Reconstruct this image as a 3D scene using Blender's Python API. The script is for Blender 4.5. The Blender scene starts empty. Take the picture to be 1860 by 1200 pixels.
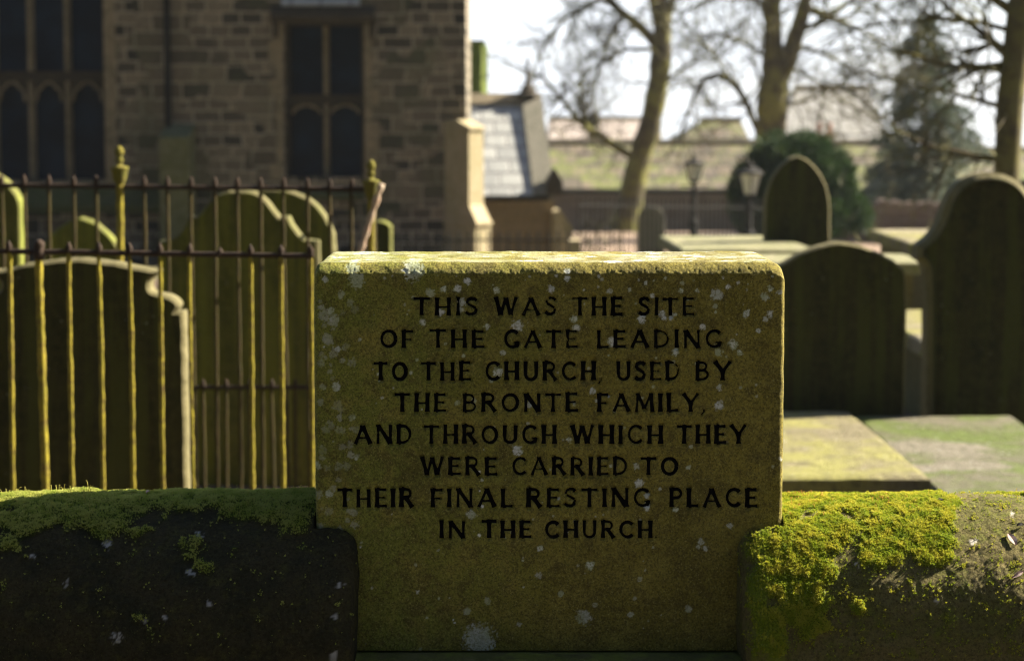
import bpy, math, random
import numpy as np
from mathutils import Vector

# ------------------------------------------------------------------ camera
FPX, CX, PITCH = 3000.0, 930.0, math.radians(4.0)
HORIZ = 200.0
PPY = HORIZ + FPX * math.tan(PITCH)            # image row of the optical axis
CAM = np.array([0.0, 0.0, 1.6])
scene = bpy.context.scene
COL = scene.collection
cam_d = bpy.data.cameras.new("camera")
cam = bpy.data.objects.new("camera", cam_d)
COL.objects.link(cam)
cam.location = CAM
cam.rotation_euler = (math.radians(90) - PITCH, 0, 0)
cam_d.sensor_width = 36
cam_d.sensor_fit = 'HORIZONTAL'
cam_d.lens = FPX / 1860 * 36
cam_d.shift_y = -(600 - PPY) / 1860
cam_d.clip_start = 0.1
cam_d.clip_end = 3000
cam_d.dof.use_dof = True
cam_d.dof.focus_distance = 3.31
cam_d.dof.aperture_fstop = 3.5
cam_d.dof.aperture_blades = 0
scene.camera = cam

# ------------------------------------------------------------------ sky and sun
BACK, HZ, HAZE = .13, 6.2, .00026
SUN = Vector((0.72, 0.25, 0.53)).normalized()
world = bpy.data.worlds.new("World")
scene.world = world
world.use_nodes = True
wn, wl = world.node_tree.nodes, world.node_tree.links
wn.clear()
w_out = wn.new('ShaderNodeOutputWorld')
w_bg = wn.new('ShaderNodeBackground')
w_sky = wn.new('ShaderNodeTexSky')
w_sky.sky_type = 'NISHITA'
w_sky.sun_disc = False
w_sky.sun_elevation = math.asin(SUN.z)
w_sky.sun_rotation = math.atan2(SUN.x, SUN.y)
w_sky.dust_density = 1.2
w_bg.inputs['Strength'].default_value = 0.05
# thin bright cloud and haze low over the valley ahead and round the sun, deeper sky overhead and behind
def wnode(t, **k):
    o = wn.new(t)
    for a, v in k.items(): setattr(o, a, v)
    return o
def wmath(op, a, b=0.0, c=None):
    o = wnode('ShaderNodeMath', operation=op)
    for i, v in enumerate((a, b, c)):
        if v is None: continue
        if isinstance(v, bpy.types.NodeSocket): wl.new(v, o.inputs[i])
        else: o.inputs[i].default_value = v
    return o.outputs[0]
def wramp(f, lo, hi, a=0.0, b=1.0):
    o = wnode('ShaderNodeMapRange', interpolation_type='SMOOTHSTEP')
    wl.new(f, o.inputs[0]); o.inputs[1].default_value = lo; o.inputs[2].default_value = hi; o.inputs[3].default_value = a; o.inputs[4].default_value = b
    return o.outputs[0]
w_tc = wnode('ShaderNodeTexCoord'); w_xyz = wnode('ShaderNodeSeparateXYZ'); wl.new(w_tc.outputs['Generated'], w_xyz.inputs[0])
w_ahead = wramp(w_xyz.outputs[1], -.34, .68, BACK, 1.0)
w_mul = wnode('ShaderNodeMix', data_type='RGBA', blend_type='MULTIPLY'); w_mul.inputs[0].default_value = 1
w_top = wmath('MAXIMUM', w_ahead, wramp(w_xyz.outputs[2], .45, 1.0, 0.0, .95))
wl.new(w_sky.outputs[0], w_mul.inputs[6]); wl.new(w_top, w_mul.inputs[7])
w_map = wnode('ShaderNodeMapping'); w_map.inputs['Scale'].default_value = (1, 1, 3.2); wl.new(w_tc.outputs['Generated'], w_map.inputs[0])
w_no = wnode('ShaderNodeTexNoise'); w_no.inputs['Scale'].default_value = 5; w_no.inputs['Detail'].default_value = 6; w_no.inputs['Roughness'].default_value = .62
wl.new(w_map.outputs[0], w_no.inputs['Vector'])
w_cl = wramp(w_no.outputs['Fac'], .36, .6)
w_hz = wmath('MULTIPLY', wramp(w_xyz.outputs[2], .0, .5, 1.0, 0.0), wramp(w_xyz.outputs[1], .2, .85))
w_f = wmath('MULTIPLY', w_hz, wmath('MULTIPLY_ADD', w_cl, .35, .62))
w_mx = wnode('ShaderNodeMix', data_type='RGBA')
wl.new(w_f, w_mx.inputs[0]); wl.new(w_mul.outputs[2], w_mx.inputs[6]); w_mx.inputs[7].default_value = (HZ * .93, HZ * .98, HZ * 1.06, 1)
wl.new(w_mx.outputs[2], w_bg.inputs['Color'])
wl.new(w_bg.outputs[0], w_out.inputs['Surface'])
sun_d = bpy.data.lights.new("sun", 'SUN')
sun_d.energy = 5.0
sun_d.angle = math.radians(0.53)
sun_d.color = (1.0, 0.89, 0.70)
sun = bpy.data.objects.new("sun", sun_d)
COL.objects.link(sun)
sun.rotation_euler = SUN.to_track_quat('Z', 'Y').to_euler()
sun.location = (30, 6, 20)
scene.view_settings.view_transform = 'Standard'
scene.view_settings.look = 'None'
scene.view_settings.gamma = 1
scene.view_settings.exposure = 2.2
scene.cycles.max_bounces = 8
scene.cycles.volume_bounces = 0
scene.cycles.use_denoising = True
scene.cycles.filter_width = 1.15

rng = np.random.default_rng(7)
random.seed(7)

# ------------------------------------------------------------------ helpers
def at(px, py, Y):
    """point at forward distance Y whose place in the photograph is (px, py)"""
    u = (px - CX) / FPX
    v = (PPY - py) / FPX
    d = np.array([u, v * math.sin(PITCH) + math.cos(PITCH), v * math.cos(PITCH) - math.sin(PITCH)])
    return CAM + d * (Y / d[1])

def proj(P):
    P = np.asarray(P) - CAM
    f = P[..., 1] * math.cos(PITCH) - P[..., 2] * math.sin(PITCH)
    up = P[..., 1] * math.sin(PITCH) + P[..., 2] * math.cos(PITCH)
    return CX + FPX * P[..., 0] / f, PPY - FPX * up / f

_T = np.random.default_rng(3).random(4096)
def _hash(i, j, k):
    return _T[(i * 73856093 ^ j * 19349663 ^ k * 83492791) & 4095]
def vnoise(P):
    P = np.asarray(P, float)
    I = np.floor(P).astype(np.int64)
    f = P - I
    f = f * f * (3 - 2 * f)
    i, j, k = I[..., 0], I[..., 1], I[..., 2]
    x, y, z = f[..., 0], f[..., 1], f[..., 2]
    def lx(b, c):
        return _hash(i, j + b, k + c) * (1 - x) + _hash(i + 1, j + b, k + c) * x
    return (lx(0, 0) * (1 - y) + lx(1, 0) * y) * (1 - z) + (lx(0, 1) * (1 - y) + lx(1, 1) * y) * z
def fbm(P, o=4):
    P = np.asarray(P, float)
    s, a, t = 0, 1.0, 0
    for q in range(o):
        s = s + a * vnoise(P * 2.03 ** q + 17.3 * q)
        t += a
        a *= .5
    return s / t

def tag(o, label=None, cat=None, group=None, kind=None):
    if label: o["label"] = label
    if cat: o["category"] = cat
    if group: o["group"] = group
    if kind: o["kind"] = kind
    return o
def empty(name, loc, label=None, cat=None, group=None):
    o = bpy.data.objects.new(name, None)
    COL.objects.link(o)
    o.location = [float(c) for c in loc]
    o.empty_display_size = .1
    return tag(o, label, cat, group)
def origin_of(p):
    v = Vector((0, 0, 0))
    while p is not None:
        v += p.location
        p = p.parent
    return np.array(v)
def link(name, me, mat, parent=None, loc=None):
    o = bpy.data.objects.new(name, me)
    COL.objects.link(o)
    if mat is not None: me.materials.append(mat)
    if parent is not None: o.parent = parent
    if loc is not None: o.location = [float(c) for c in loc]
    return o
def np_mesh(name, V, F, mat, parent=None, attrs=None, smooth=False, loc=None):
    """V (n,3) in world coordinates, F (m,k) indices"""
    V = np.asarray(V, np.float64)
    F = np.asarray(F, np.int32)
    off = origin_of(parent) if parent is not None else (np.asarray(loc) if loc is not None else np.zeros(3))
    me = bpy.data.meshes.new(name)
    m, k = F.shape
    me.vertices.add(len(V))
    me.vertices.foreach_set("co", (V - off).astype(np.float32).ravel())
    me.loops.add(m * k)
    me.loops.foreach_set("vertex_index", F.ravel())
    me.polygons.add(m)
    me.polygons.foreach_set("loop_start", np.arange(0, m * k, k, dtype=np.int32))
    me.polygons.foreach_set("loop_total", np.full(m, k, np.int32))
    if smooth: me.polygons.foreach_set("use_smooth", np.ones(m, bool))
    me.update(calc_edges=True)
    for an, av in (attrs or {}).items():
        a = me.attributes.new(an, 'FLOAT', 'POINT')
        a.data.foreach_set("value", np.asarray(av, np.float32))
    me.validate()
    return link(name, me, mat, parent, loc)

class MB:
    def __init__(s): s.v, s.f = [], []
    def add(s, V, F):
        b = len(s.v)
        s.v += [tuple(map(float, p)) for p in V]
        s.f += [tuple(int(i) + b for i in f) for f in F]
        return s
    def box(s, a, b):
        x0, y0, z0 = np.minimum(a, b); x1, y1, z1 = np.maximum(a, b)
        return s.add([(x0,y0,z0),(x1,y0,z0),(x1,y1,z0),(x0,y1,z0),(x0,y0,z1),(x1,y0,z1),(x1,y1,z1),(x0,y1,z1)],
                     [(3,2,1,0),(4,5,6,7),(0,1,5,4),(1,2,6,5),(2,3,7,6),(3,0,4,7)])
    def prism(s, pts, off):
        """polygon pts (3-D, in order) swept by the vector off"""
        n = len(pts); off = np.array(off)
        V = [np.array(p) for p in pts] + [np.array(p) + off for p in pts]
        F = [tuple(range(n)), tuple(range(2*n-1, n-1, -1))]
        F += [(i, i + n, (i+1) % n + n, (i+1) % n) for i in range(n)]
        return s.add(V, F)
    def tube(s, P, R, n=6, cap=True):
        P = [np.array(p, float) for p in P]
        m = len(P)
        if np.isscalar(R): R = [R] * m
        V, F = [], []
        prev = None
        for i in range(m):
            t = P[min(i+1, m-1)] - P[max(i-1, 0)]
            t = t / (np.linalg.norm(t) + 1e-9)
            if prev is None:
                a = np.cross(t, (0, 0, 1.0) if abs(t[2]) < .9 else (1.0, 0, 0))
            else:
                a = prev - t * np.dot(prev, t)
            a = a / (np.linalg.norm(a) + 1e-9); prev = a
            b = np.cross(t, a)
            for q in range(n):
                w = 2 * math.pi * q / n
                V.append(P[i] + R[i] * (a * math.cos(w) + b * math.sin(w)))
        for i in range(m-1):
            for q in range(n):
                F.append((i*n+q, i*n+(q+1) % n, (i+1)*n+(q+1) % n, (i+1)*n+q))
        if cap:
            F.append(tuple(range(n-1, -1, -1))); F.append(tuple((m-1)*n + q for q in range(n)))
        return s.add(V, F)
    def lathe(s, c, prof, n=14):
        """prof: (radius, height) pairs about the vertical through c"""
        return s.tube_profile(c, prof, n)
    def tube_profile(s, c, prof, n):
        V, F = [], []
        for r, h in prof:
            for q in range(n):
                w = 2 * math.pi * (q + .5) / n
                V.append((c[0] + r * math.cos(w), c[1] + r * math.sin(w), c[2] + h))
        m = len(prof)
        for i in range(m-1):
            for q in range(n):
                F.append((i*n+q, i*n+(q+1) % n, (i+1)*n+(q+1) % n, (i+1)*n+q))
        F.append(tuple(range(n-1, -1, -1))); F.append(tuple((m-1)*n + q for q in range(n)))
        return s.add(V, F)
    def build(s, name, mat, parent=None, smooth=False, loc=None):
        off = origin_of(parent) if parent is not None else (np.asarray(loc) if loc is not None else np.zeros(3))
        me = bpy.data.meshes.new(name)
        me.from_pydata([tuple(np.array(p) - off) for p in s.v], [], s.f)
        if smooth:
            me.polygons.foreach_set("use_smooth", np.ones(len(me.polygons), bool))
        me.update()
        return link(name, me, mat, parent, loc)

def grid_faces(nu, nv, closed_v=False):
    i = np.arange(nu-1)[:, None]; j = np.arange(nv if closed_v else nv-1)[None, :]
    j2 = (j + 1) % nv
    return np.stack([i*nv+j, (i+1)*nv+j, (i+1)*nv+j2, i*nv+j2], -1).reshape(-1, 4)

# ------------------------------------------------------------------ materials
class NT:
    def __init__(s, name):
        s.m = bpy.data.materials.new(name); s.m.use_nodes = True
        s.t = s.m.node_tree; s.t.nodes.clear()
        s.out = s.n('ShaderNodeOutputMaterial')
        s.b = s.n('ShaderNodeBsdfPrincipled')
        s.l(s.b.outputs[0], s.out.inputs['Surface'])
        s.tc = s.n('ShaderNodeTexCoord')
    def n(s, t, **k):
        o = s.t.nodes.new(t)
        for a, v in k.items(): setattr(o, a, v)
        return o
    def l(s, a, b): s.t.links.new(a, b)
    def set(s, sock, v):
        if isinstance(v, bpy.types.NodeSocket): s.l(v, sock)
        elif isinstance(v, (tuple, list)) and len(v) == 3 and sock.type == 'RGBA': sock.default_value = (*v, 1)
        else: sock.default_value = v
    def mapping(s, scale=(1,1,1), loc=(0,0,0), src='Object'):
        m = s.n('ShaderNodeMapping')
        m.inputs['Scale'].default_value = scale; m.inputs['Location'].default_value = loc
        s.l(s.tc.outputs[src], m.inputs['Vector'])
        return m.outputs[0]
    def noise(s, scale, detail=4, rough=.6, vec=None, dist=0):
        o = s.n('ShaderNodeTexNoise')
        o.inputs['Scale'].default_value = scale; o.inputs['Detail'].default_value = detail
        o.inputs['Roughness'].default_value = rough; o.inputs['Distortion'].default_value = dist
        s.l(vec if vec is not None else s.tc.outputs['Object'], o.inputs['Vector'])
        return o.outputs['Fac']
    def ramp(s, fac, lo, hi):
        o = s.n('ShaderNodeMapRange'); o.interpolation_type = 'SMOOTHSTEP'
        s.l(fac, o.inputs[0]); o.inputs[1].default_value = lo; o.inputs[2].default_value = hi
        return o.outputs[0]
    def mix(s, f, a, b, mode='MIX'):
        o = s.n('ShaderNodeMix', data_type='RGBA', blend_type=mode)
        s.set(o.inputs[0], f); s.set(o.inputs[6], a); s.set(o.inputs[7], b)
        return o.outputs[2]
    def math(s, op, a, b=0.0):
        o = s.n('ShaderNodeMath', operation=op)
        s.set(o.inputs[0], a); s.set(o.inputs[1], b)
        return o.outputs[0]
    def attr(s, name):
        return s.n('ShaderNodeAttribute', attribute_name=name).outputs['Fac']
    def bump(s, h, strength=.5, dist=.01, prev=None):
        o = s.n('ShaderNodeBump'); o.inputs['Strength'].default_value = strength; o.inputs['Distance'].default_value = dist
        s.l(h, o.inputs['Height'])
        if prev is not None: s.l(prev, o.inputs['Normal'])
        return o.outputs[0]
    def done(s, col, rough=.85, normal=None, spec=.25, metal=0):
        s.set(s.b.inputs['Base Color'], col)
        s.set(s.b.inputs['Roughness'], rough)
        s.b.inputs['Specular IOR Level'].default_value = spec
        s.b.inputs['Metallic'].default_value = metal
        if normal is not None: s.l(normal, s.b.inputs['Normal'])
        return s.m

def stone_mat(name, ca, cb, cc, scale=6, streak=None, bump=.4, bdist=.01, speck=None, fine=90):
    t = NT(name)
    n1 = t.ramp(t.noise(scale, 5, .65), .35, .65)
    n2 = t.ramp(t.noise(scale * 4.3, 4, .7), .4, .75)
    c = t.mix(n1, ca, cb)
    c = t.mix(n2, c, cc)
    if streak:
        s_ = t.ramp(t.noise(1, 5, .65, t.mapping((13, 13, .8))), .43, .62)
        c = t.mix(t.math('MULTIPLY', s_, .8), c, streak)
    if speck:
        v = t.n('ShaderNodeTexVoronoi'); v.inputs['Scale'].default_value = 26
        t.l(t.tc.outputs['Object'], v.inputs['Vector'])
        d = t.math('ADD', v.outputs['Distance'], t.math('MULTIPLY', t.noise(60, 2), .25))
        sel = t.ramp(t.noise(5, 2), .56, .62)
        c = t.mix(t.math('MULTIPLY', t.math('SUBTRACT', 1.0, t.ramp(d, .22, .3)), sel), c, speck)
    fn = t.noise(fine, 5, .75)
    c = t.mix(t.math('MULTIPLY', t.ramp(fn, .45, .8), .5), c, tuple(x * .45 for x in ca))
    h = t.math('ADD', t.math('MULTIPLY', t.noise(fine * .35, 4, .7), 1.4), fn)
    return t.done(c, .9, t.bump(h, bump, bdist))

def masonry_mat(name, stone_a, stone_b, mortar, bw, bh, msize=.012, green=None, rough=.9):
    t = NT(name)
    sp = t.n('ShaderNodeSeparateXYZ'); t.l(t.tc.outputs['Object'], sp.inputs[0])
    u = t.math('ADD', sp.outputs[0], sp.outputs[1])
    wob = t.math('MULTIPLY', t.math('SUBTRACT', t.noise(1.6, 3), .5), .16)
    cv = t.n('ShaderNodeCombineXYZ'); t.l(t.math('ADD', u, wob), cv.inputs[0])
    wob2 = t.math('MULTIPLY', t.math('SUBTRACT', t.noise(2.3, 2), .5), .05)
    t.l(t.math('ADD', sp.outputs[2], wob2), cv.inputs[1])
    def brick(w, h, sq):
        b = t.n('ShaderNodeTexBrick'); t.l(cv.outputs[0], b.inputs['Vector'])
        b.inputs['Scale'].default_value = 1; b.inputs['Brick Width'].default_value = w; b.inputs['Row Height'].default_value = h
        b.inputs['Mortar Size'].default_value = msize; b.inputs['Mortar Smooth'].default_value = .4
        b.inputs['Bias'].default_value = -.1
        t.set(b.inputs['Color1'], stone_a); t.set(b.inputs['Color2'], stone_b); t.set(b.inputs['Mortar'], mortar)
        b.squash = sq; b.squash_frequency = 3; b.offset = .45
        return b
    b = brick(bw, bh, 1.45)
    c = t.mix(t.ramp(t.noise(1.1, 4), .35, .7), b.outputs['Color'], t.mix(.6, b.outputs['Color'], green or stone_a))
    b2 = brick(bw * .7, bh * .72, 1.3)
    area = t.ramp(t.noise(.9, 2), .5, .53)
    c = t.mix(area, c, b2.outputs['Color'])
    c = t.mix(t.math('MULTIPLY', t.ramp(t.noise(14, 5, .7), .4, .75), .55), c, tuple(x * .5 for x in stone_a))
    h = t.math('SUBTRACT', t.math('MULTIPLY', t.noise(20, 4), .4), b.outputs['Fac'])
    return t.done(c, rough, t.bump(h, .6, .03))

M = {}
M['headstone'] = stone_mat('mossy sandstone', (.112,.10,.042), (.078,.07,.026), (.155,.135,.07), 5, streak=(.12,.12,.04), speck=(.17,.17,.13))
M['headstone_dark'] = stone_mat('sooty sandstone', (.125,.110,.050), (.085,.075,.032), (.17,.15,.08), 6, streak=(.11,.10,.045), speck=(.13,.13,.10))
M['headstone_green'] = stone_mat('algae green sandstone', (.11,.112,.030), (.07,.074,.018), (.14,.128,.048), 5, streak=(.17,.19,.028))
M['shaded_face'] = stone_mat('shade darkened headstone face', (.032,.031,.0065), (.016,.017,.0045), (.052,.047,.012), 5, streak=(.052,.058,.008), speck=(.14,.14,.10))  # front faces: shade put into the colour, rims keep the lighter stone
M['shaded_algae_face'] = stone_mat('shade darkened algae headstone face', (.092,.098,.016), (.056,.062,.010), (.12,.115,.026), 5, streak=(.145,.155,.02), speck=(.14,.14,.10))  # green algae tone, also darkened to carry the shade of the face
M['headstone_grey'] = stone_mat('grey gritstone', (.16,.15,.13), (.11,.11,.09), (.2,.19,.15), 5)
def slab_mat(name, stone, algae, bare, pale, cover, fine=70):
    t = NT(name)
    c = t.mix(t.ramp(t.noise(2.2, 6, .7, t.mapping((1, 1.5, 1))), .40, .60), stone, algae)
    c = t.mix(t.ramp(t.noise(1.5, 5, .6, t.mapping((.8, 1.6, 1), (3, 7, 0))), cover, cover + .05), c, bare)
    c = t.mix(t.math('MULTIPLY', t.ramp(t.noise(17, 5, .75), .48, .66), .6), c, tuple(x * .45 for x in stone))
    v = t.ramp(t.noise(30, 2, .5, t.mapping((1, 1, 1), (5, 1, 2))), .70, .74)
    c = t.mix(v, c, pale)
    fn = t.noise(fine, 5, .8)
    c = t.mix(t.math('MULTIPLY', t.ramp(fn, .45, .7), .6), c, tuple(x * .4 for x in algae))
    h = t.math('ADD', fn, t.math('MULTIPLY', t.noise(14, 4), 2.0))
    return t.done(c, .92, t.bump(h, .8, .02), .2)
M['slab_bright'] = slab_mat('yellow green algae ledger', (.20,.175,.115), (.26,.25,.085), (.27,.24,.17), (.5,.48,.42), .53)
M['slab_dull'] = slab_mat('dull mossy ledger', (.15,.135,.10), (.10,.135,.03), (.20,.18,.145), (.4,.4,.36), .53)
M['tomb'] = stone_mat('lichened table tomb', (.19,.185,.10), (.13,.14,.065), (.25,.23,.155), 2.5)
M['iron'] = stone_mat('rusty iron', (.030,.020,.014), (.018,.014,.012), (.06,.033,.020), 30, bump=.5, bdist=.003, fine=300)
M['iron_moss'] = stone_mat('algae coated iron bar', (.30,.25,.022), (.17,.15,.014), (.075,.045,.018), 9, bump=.9, bdist=.005, fine=160)
M['urn'] = stone_mat('mossy cast iron urn', (.16,.14,.016), (.10,.105,.012), (.07,.05,.02), 14, bump=.9, bdist=.006, fine=120)
M['iron_shaded'] = stone_mat('shade darkened algae iron bar', (.05,.040,.009), (.034,.03,.008), (.05,.03,.014), 9, bump=.8, bdist=.005, fine=160)  # rear railing bars: their shade is put into darker colours
M['iron_black'] = stone_mat('black painted iron', (.012,.012,.014), (.02,.02,.02), (.03,.028,.025), 12, bump=.1)
M['rust_pale'] = stone_mat('flaking paint rail', (.42,.30,.22), (.5,.42,.33), (.2,.1,.06), 25, bump=.6, fine=200)
M['church'] = masonry_mat('church masonry', (.042,.040,.034), (.262,.220,.165), (.36,.32,.25), .47, .265, .02, green=(.10,.11,.06))
M['ashlar'] = stone_mat('dressed church stone', (.24,.20,.14), (.16,.14,.095), (.32,.27,.19), 3)
M['ashlar_dark'] = stone_mat('sooty dressed stone', (.055,.046,.036), (.04,.036,.03), (.08,.065,.045), 3)
M['ashlar_pale'] = stone_mat('pale dressed stone', (.36,.30,.19), (.28,.25,.14), (.42,.36,.25), 3)
M['ashlar_moss'] = stone_mat('mossy dressed stone', (.15,.155,.075), (.11,.12,.055), (.2,.19,.12), 2)
M['ashlar_green'] = stone_mat('green stained dressed stone', (.07,.085,.03), (.05,.06,.028), (.1,.1,.05), 2)
M['porch_wall'] = masonry_mat('porch masonry', (.25,.19,.11), (.33,.26,.165), (.24,.19,.13), .6, .25, .014)
M['far_wall'] = masonry_mat('far wall masonry', (.17,.13,.11), (.24,.18,.15), (.2,.17,.15), .5, .22, .02)

def roof_mat(name, a, b, mo, bw, bh, rough, moss=None, spec=.4):
    t = NT(name)
    sp = t.n('ShaderNodeSeparateXYZ'); t.l(t.tc.outputs['Object'], sp.inputs[0])
    cv = t.n('ShaderNodeCombineXYZ'); t.l(sp.outputs[0], cv.inputs[0]); t.l(sp.outputs[2], cv.inputs[1])
    k = t.n('ShaderNodeTexBrick'); t.l(cv.outputs[0], k.inputs['Vector'])
    k.inputs['Scale'].default_value = 1; k.inputs['Brick Width'].default_value = bw; k.inputs['Row Height'].default_value = bh
    k.inputs['Mortar Size'].default_value = bh * .13; k.inputs['Mortar Smooth'].default_value = .3
    t.set(k.inputs['Color1'], a); t.set(k.inputs['Color2'], b); t.set(k.inputs['Mortar'], mo)
    c = t.mix(t.math('MULTIPLY', t.ramp(t.noise(3, 4), .4, .7), .5), k.outputs['Color'], tuple(x * .7 for x in a))
    if moss:
        c = t.mix(t.ramp(t.noise(.55, 6, .75, t.mapping((1, 1, 3))), .45, .63), c, moss)
    return t.done(c, rough, t.bump(t.math('SUBTRACT', 1.0, k.outputs['Fac']), .5, .02), spec)
M['slate'] = roof_mat('wet pale slate', (.30,.31,.31), (.40,.41,.40), (.2,.2,.2), .46, .25, .34, spec=.6)
M['moss_roof'] = roof_mat('mossy stone slate', (.075,.06,.046), (.15,.115,.088), (.02,.018,.012), .7, .42, .85, moss=(.115,.135,.028))
M['grey_roof'] = roof_mat('grey slate', (.27,.27,.27), (.33,.33,.32), (.18,.18,.18), .6, .4, .7)
M['pale_roof'] = roof_mat('pale stone slate', (.30,.26,.24), (.36,.31,.28), (.2,.17,.16), .6, .4, .8)

t = NT('leaded window glass')
gn = t.ramp(t.noise(1.7, 3), .4, .7)
M['glass'] = t.done(t.mix(gn, (.004,.010,.027), (.009,.024,.055)), t.mix(gn, (.3,.3,.3), (.45,.45,.45)), t.bump(t.noise(3, 3), .3, .02), .12)
t = NT('lantern glass')
M['lantern_glass'] = t.done((.62,.63,.62), .15, None, .6)

def bark_mat(name, a, b, moss):
    t = NT(name)
    n = t.ramp(t.noise(1, 5, .7, t.mapping((9, 9, 1.6))), .4, .7)
    c = t.mix(n, a, b)
    c = t.mix(t.ramp(t.noise(1.5, 5, .7), .42, .62), c, moss)
    return t.done(c, .9, t.bump(t.noise(1, 5, .7, t.mapping((18, 18, 4))), .8, .03))
M['bark'] = bark_mat('mossy bark', (.065,.056,.036), (.11,.095,.055), (.175,.175,.05))
M['bark_near'] = bark_mat('pale mossy bark', (.055,.045,.025), (.1,.08,.045), (.14,.13,.04))
M['twig'] = bark_mat('twig bark', (.062,.052,.034), (.09,.08,.045), (.13,.13,.045))

def leaf_mat(name, a, b, c_, tip=None, transl=.35):
    t = NT(name)
    f = t.attr('tint')
    c = t.mix(t.ramp(f, 0, .5), a, b)
    c = t.mix(t.ramp(f, .5, 1), c, c_)
    if tip:
        c = t.mix(t.math('MULTIPLY', t.attr('tip'), 1.0), c, tip)
    t.done(c, .7, None, .2)
    tr = t.n('ShaderNodeBsdfTranslucent'); t.l(c, tr.inputs['Color'])
    mx = t.n('ShaderNodeMixShader'); mx.inputs[0].default_value = transl
    t.l(t.b.outputs[0], mx.inputs[1]); t.l(tr.outputs[0], mx.inputs[2])
    t.l(mx.outputs[0], t.out.inputs['Surface'])
    return t.m
M['moss'] = leaf_mat('moss', (.12,.20,.016), (.27,.34,.022), (.50,.46,.05), tip=(.50,.22,.06))
M['moss_pale'] = leaf_mat('pale moss', (.15,.22,.026), (.30,.36,.055), (.45,.46,.12), tip=(.5,.3,.08))
M['yew'] = leaf_mat('yew foliage', (.016,.034,.012), (.03,.06,.02), (.06,.085,.03), transl=.2)
M['fir'] = leaf_mat('fir foliage', (.06,.085,.066), (.085,.115,.085), (.13,.155,.115), transl=.2)
M['grass'] = leaf_mat('grass', (.05,.085,.015), (.1,.14,.03), (.2,.2,.06))

t = NT('churchyard ground')
c = t.mix(t.ramp(t.noise(.35, 5, .6), .42, .6), (.10,.075,.055), (.07,.10,.025))
c = t.mix(t.ramp(t.noise(7, 5, .75), .4, .7), c, (.17,.115,.085))
M['ground'] = t.done(c, .95, t.bump(t.noise(25, 4, .7), .8, .05))
t = NT('leaf strewn path')
c = t.mix(t.ramp(t.noise(1.3, 5, .7), .4, .62), (.25,.185,.14), (.18,.13,.095))
M['path'] = t.done(c, .9, t.bump(t.noise(20, 4, .7), .5, .03))

# ------------------------------------------------------------------ terrain
GP = np.array([(-80, .0), (3.9, 0), (5, -.36), (9, -.46), (14, -.48), (18, -.5), (24, -.7), (30, -1.25), (36, -1.5), (46, -1.8), (60, -2.9), (75, -4.2), (100, -7), (160, -14), (400, -33)])
def gz(y): return np.interp(y, GP[:, 0], GP[:, 1])
ys = np.concatenate([np.linspace(-80, 0, 15), np.arange(1, 60, .6), np.linspace(62, 160, 30), np.array([200, 300, 400])])
xs = np.concatenate([-np.geomspace(300, 26, 12), np.arange(-25, 25.1, .6), np.geomspace(26, 300, 12)])
gx, gy = np.meshgrid(xs, ys, indexing='ij')
gzv = gz(gy) + (fbm(np.stack([gx * .6, gy * .6, gx * 0], -1)) - .5) * .12 * (gy < 90) * (gy > -20)
V = np.stack([gx, gy, gzv], -1).reshape(-1, 3)
tag(np_mesh('ground', V, grid_faces(len(xs), len(ys)), M['ground'], smooth=True), kind='structure')
# dark footpath added out of view before the wall to cut bounced light
t = NT('unseen stone path')
M['path_unseen'] = t.done(t.mix(t.ramp(t.noise(3, 5, .7), .4, .65), (.060,.053,.043), (.085,.074,.058)), .85, t.bump(t.noise(220, 3, .8), .6, .004))
ax, ay = np.meshgrid(np.linspace(-24, 24, 60), np.linspace(-9, 3.16, 26), indexing='ij')
V = np.stack([ax, ay, gz(ay) + .07], -1).reshape(-1, 3)
tag(np_mesh('unseen_path', V, grid_faces(60, 26), M['path_unseen'], smooth=True), kind='structure')
# lane beyond the railings
py_ = np.linspace(33.5, 44.5, 14); px_ = np.linspace(-2, 26, 30)
ax, ay = np.meshgrid(px_, py_, indexing='ij')
V = np.stack([ax, ay, gz(ay) + .075], -1).reshape(-1, 3)
tag(np_mesh('path', V, grid_faces(30, 14), M['path'], smooth=True), kind='structure')

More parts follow.
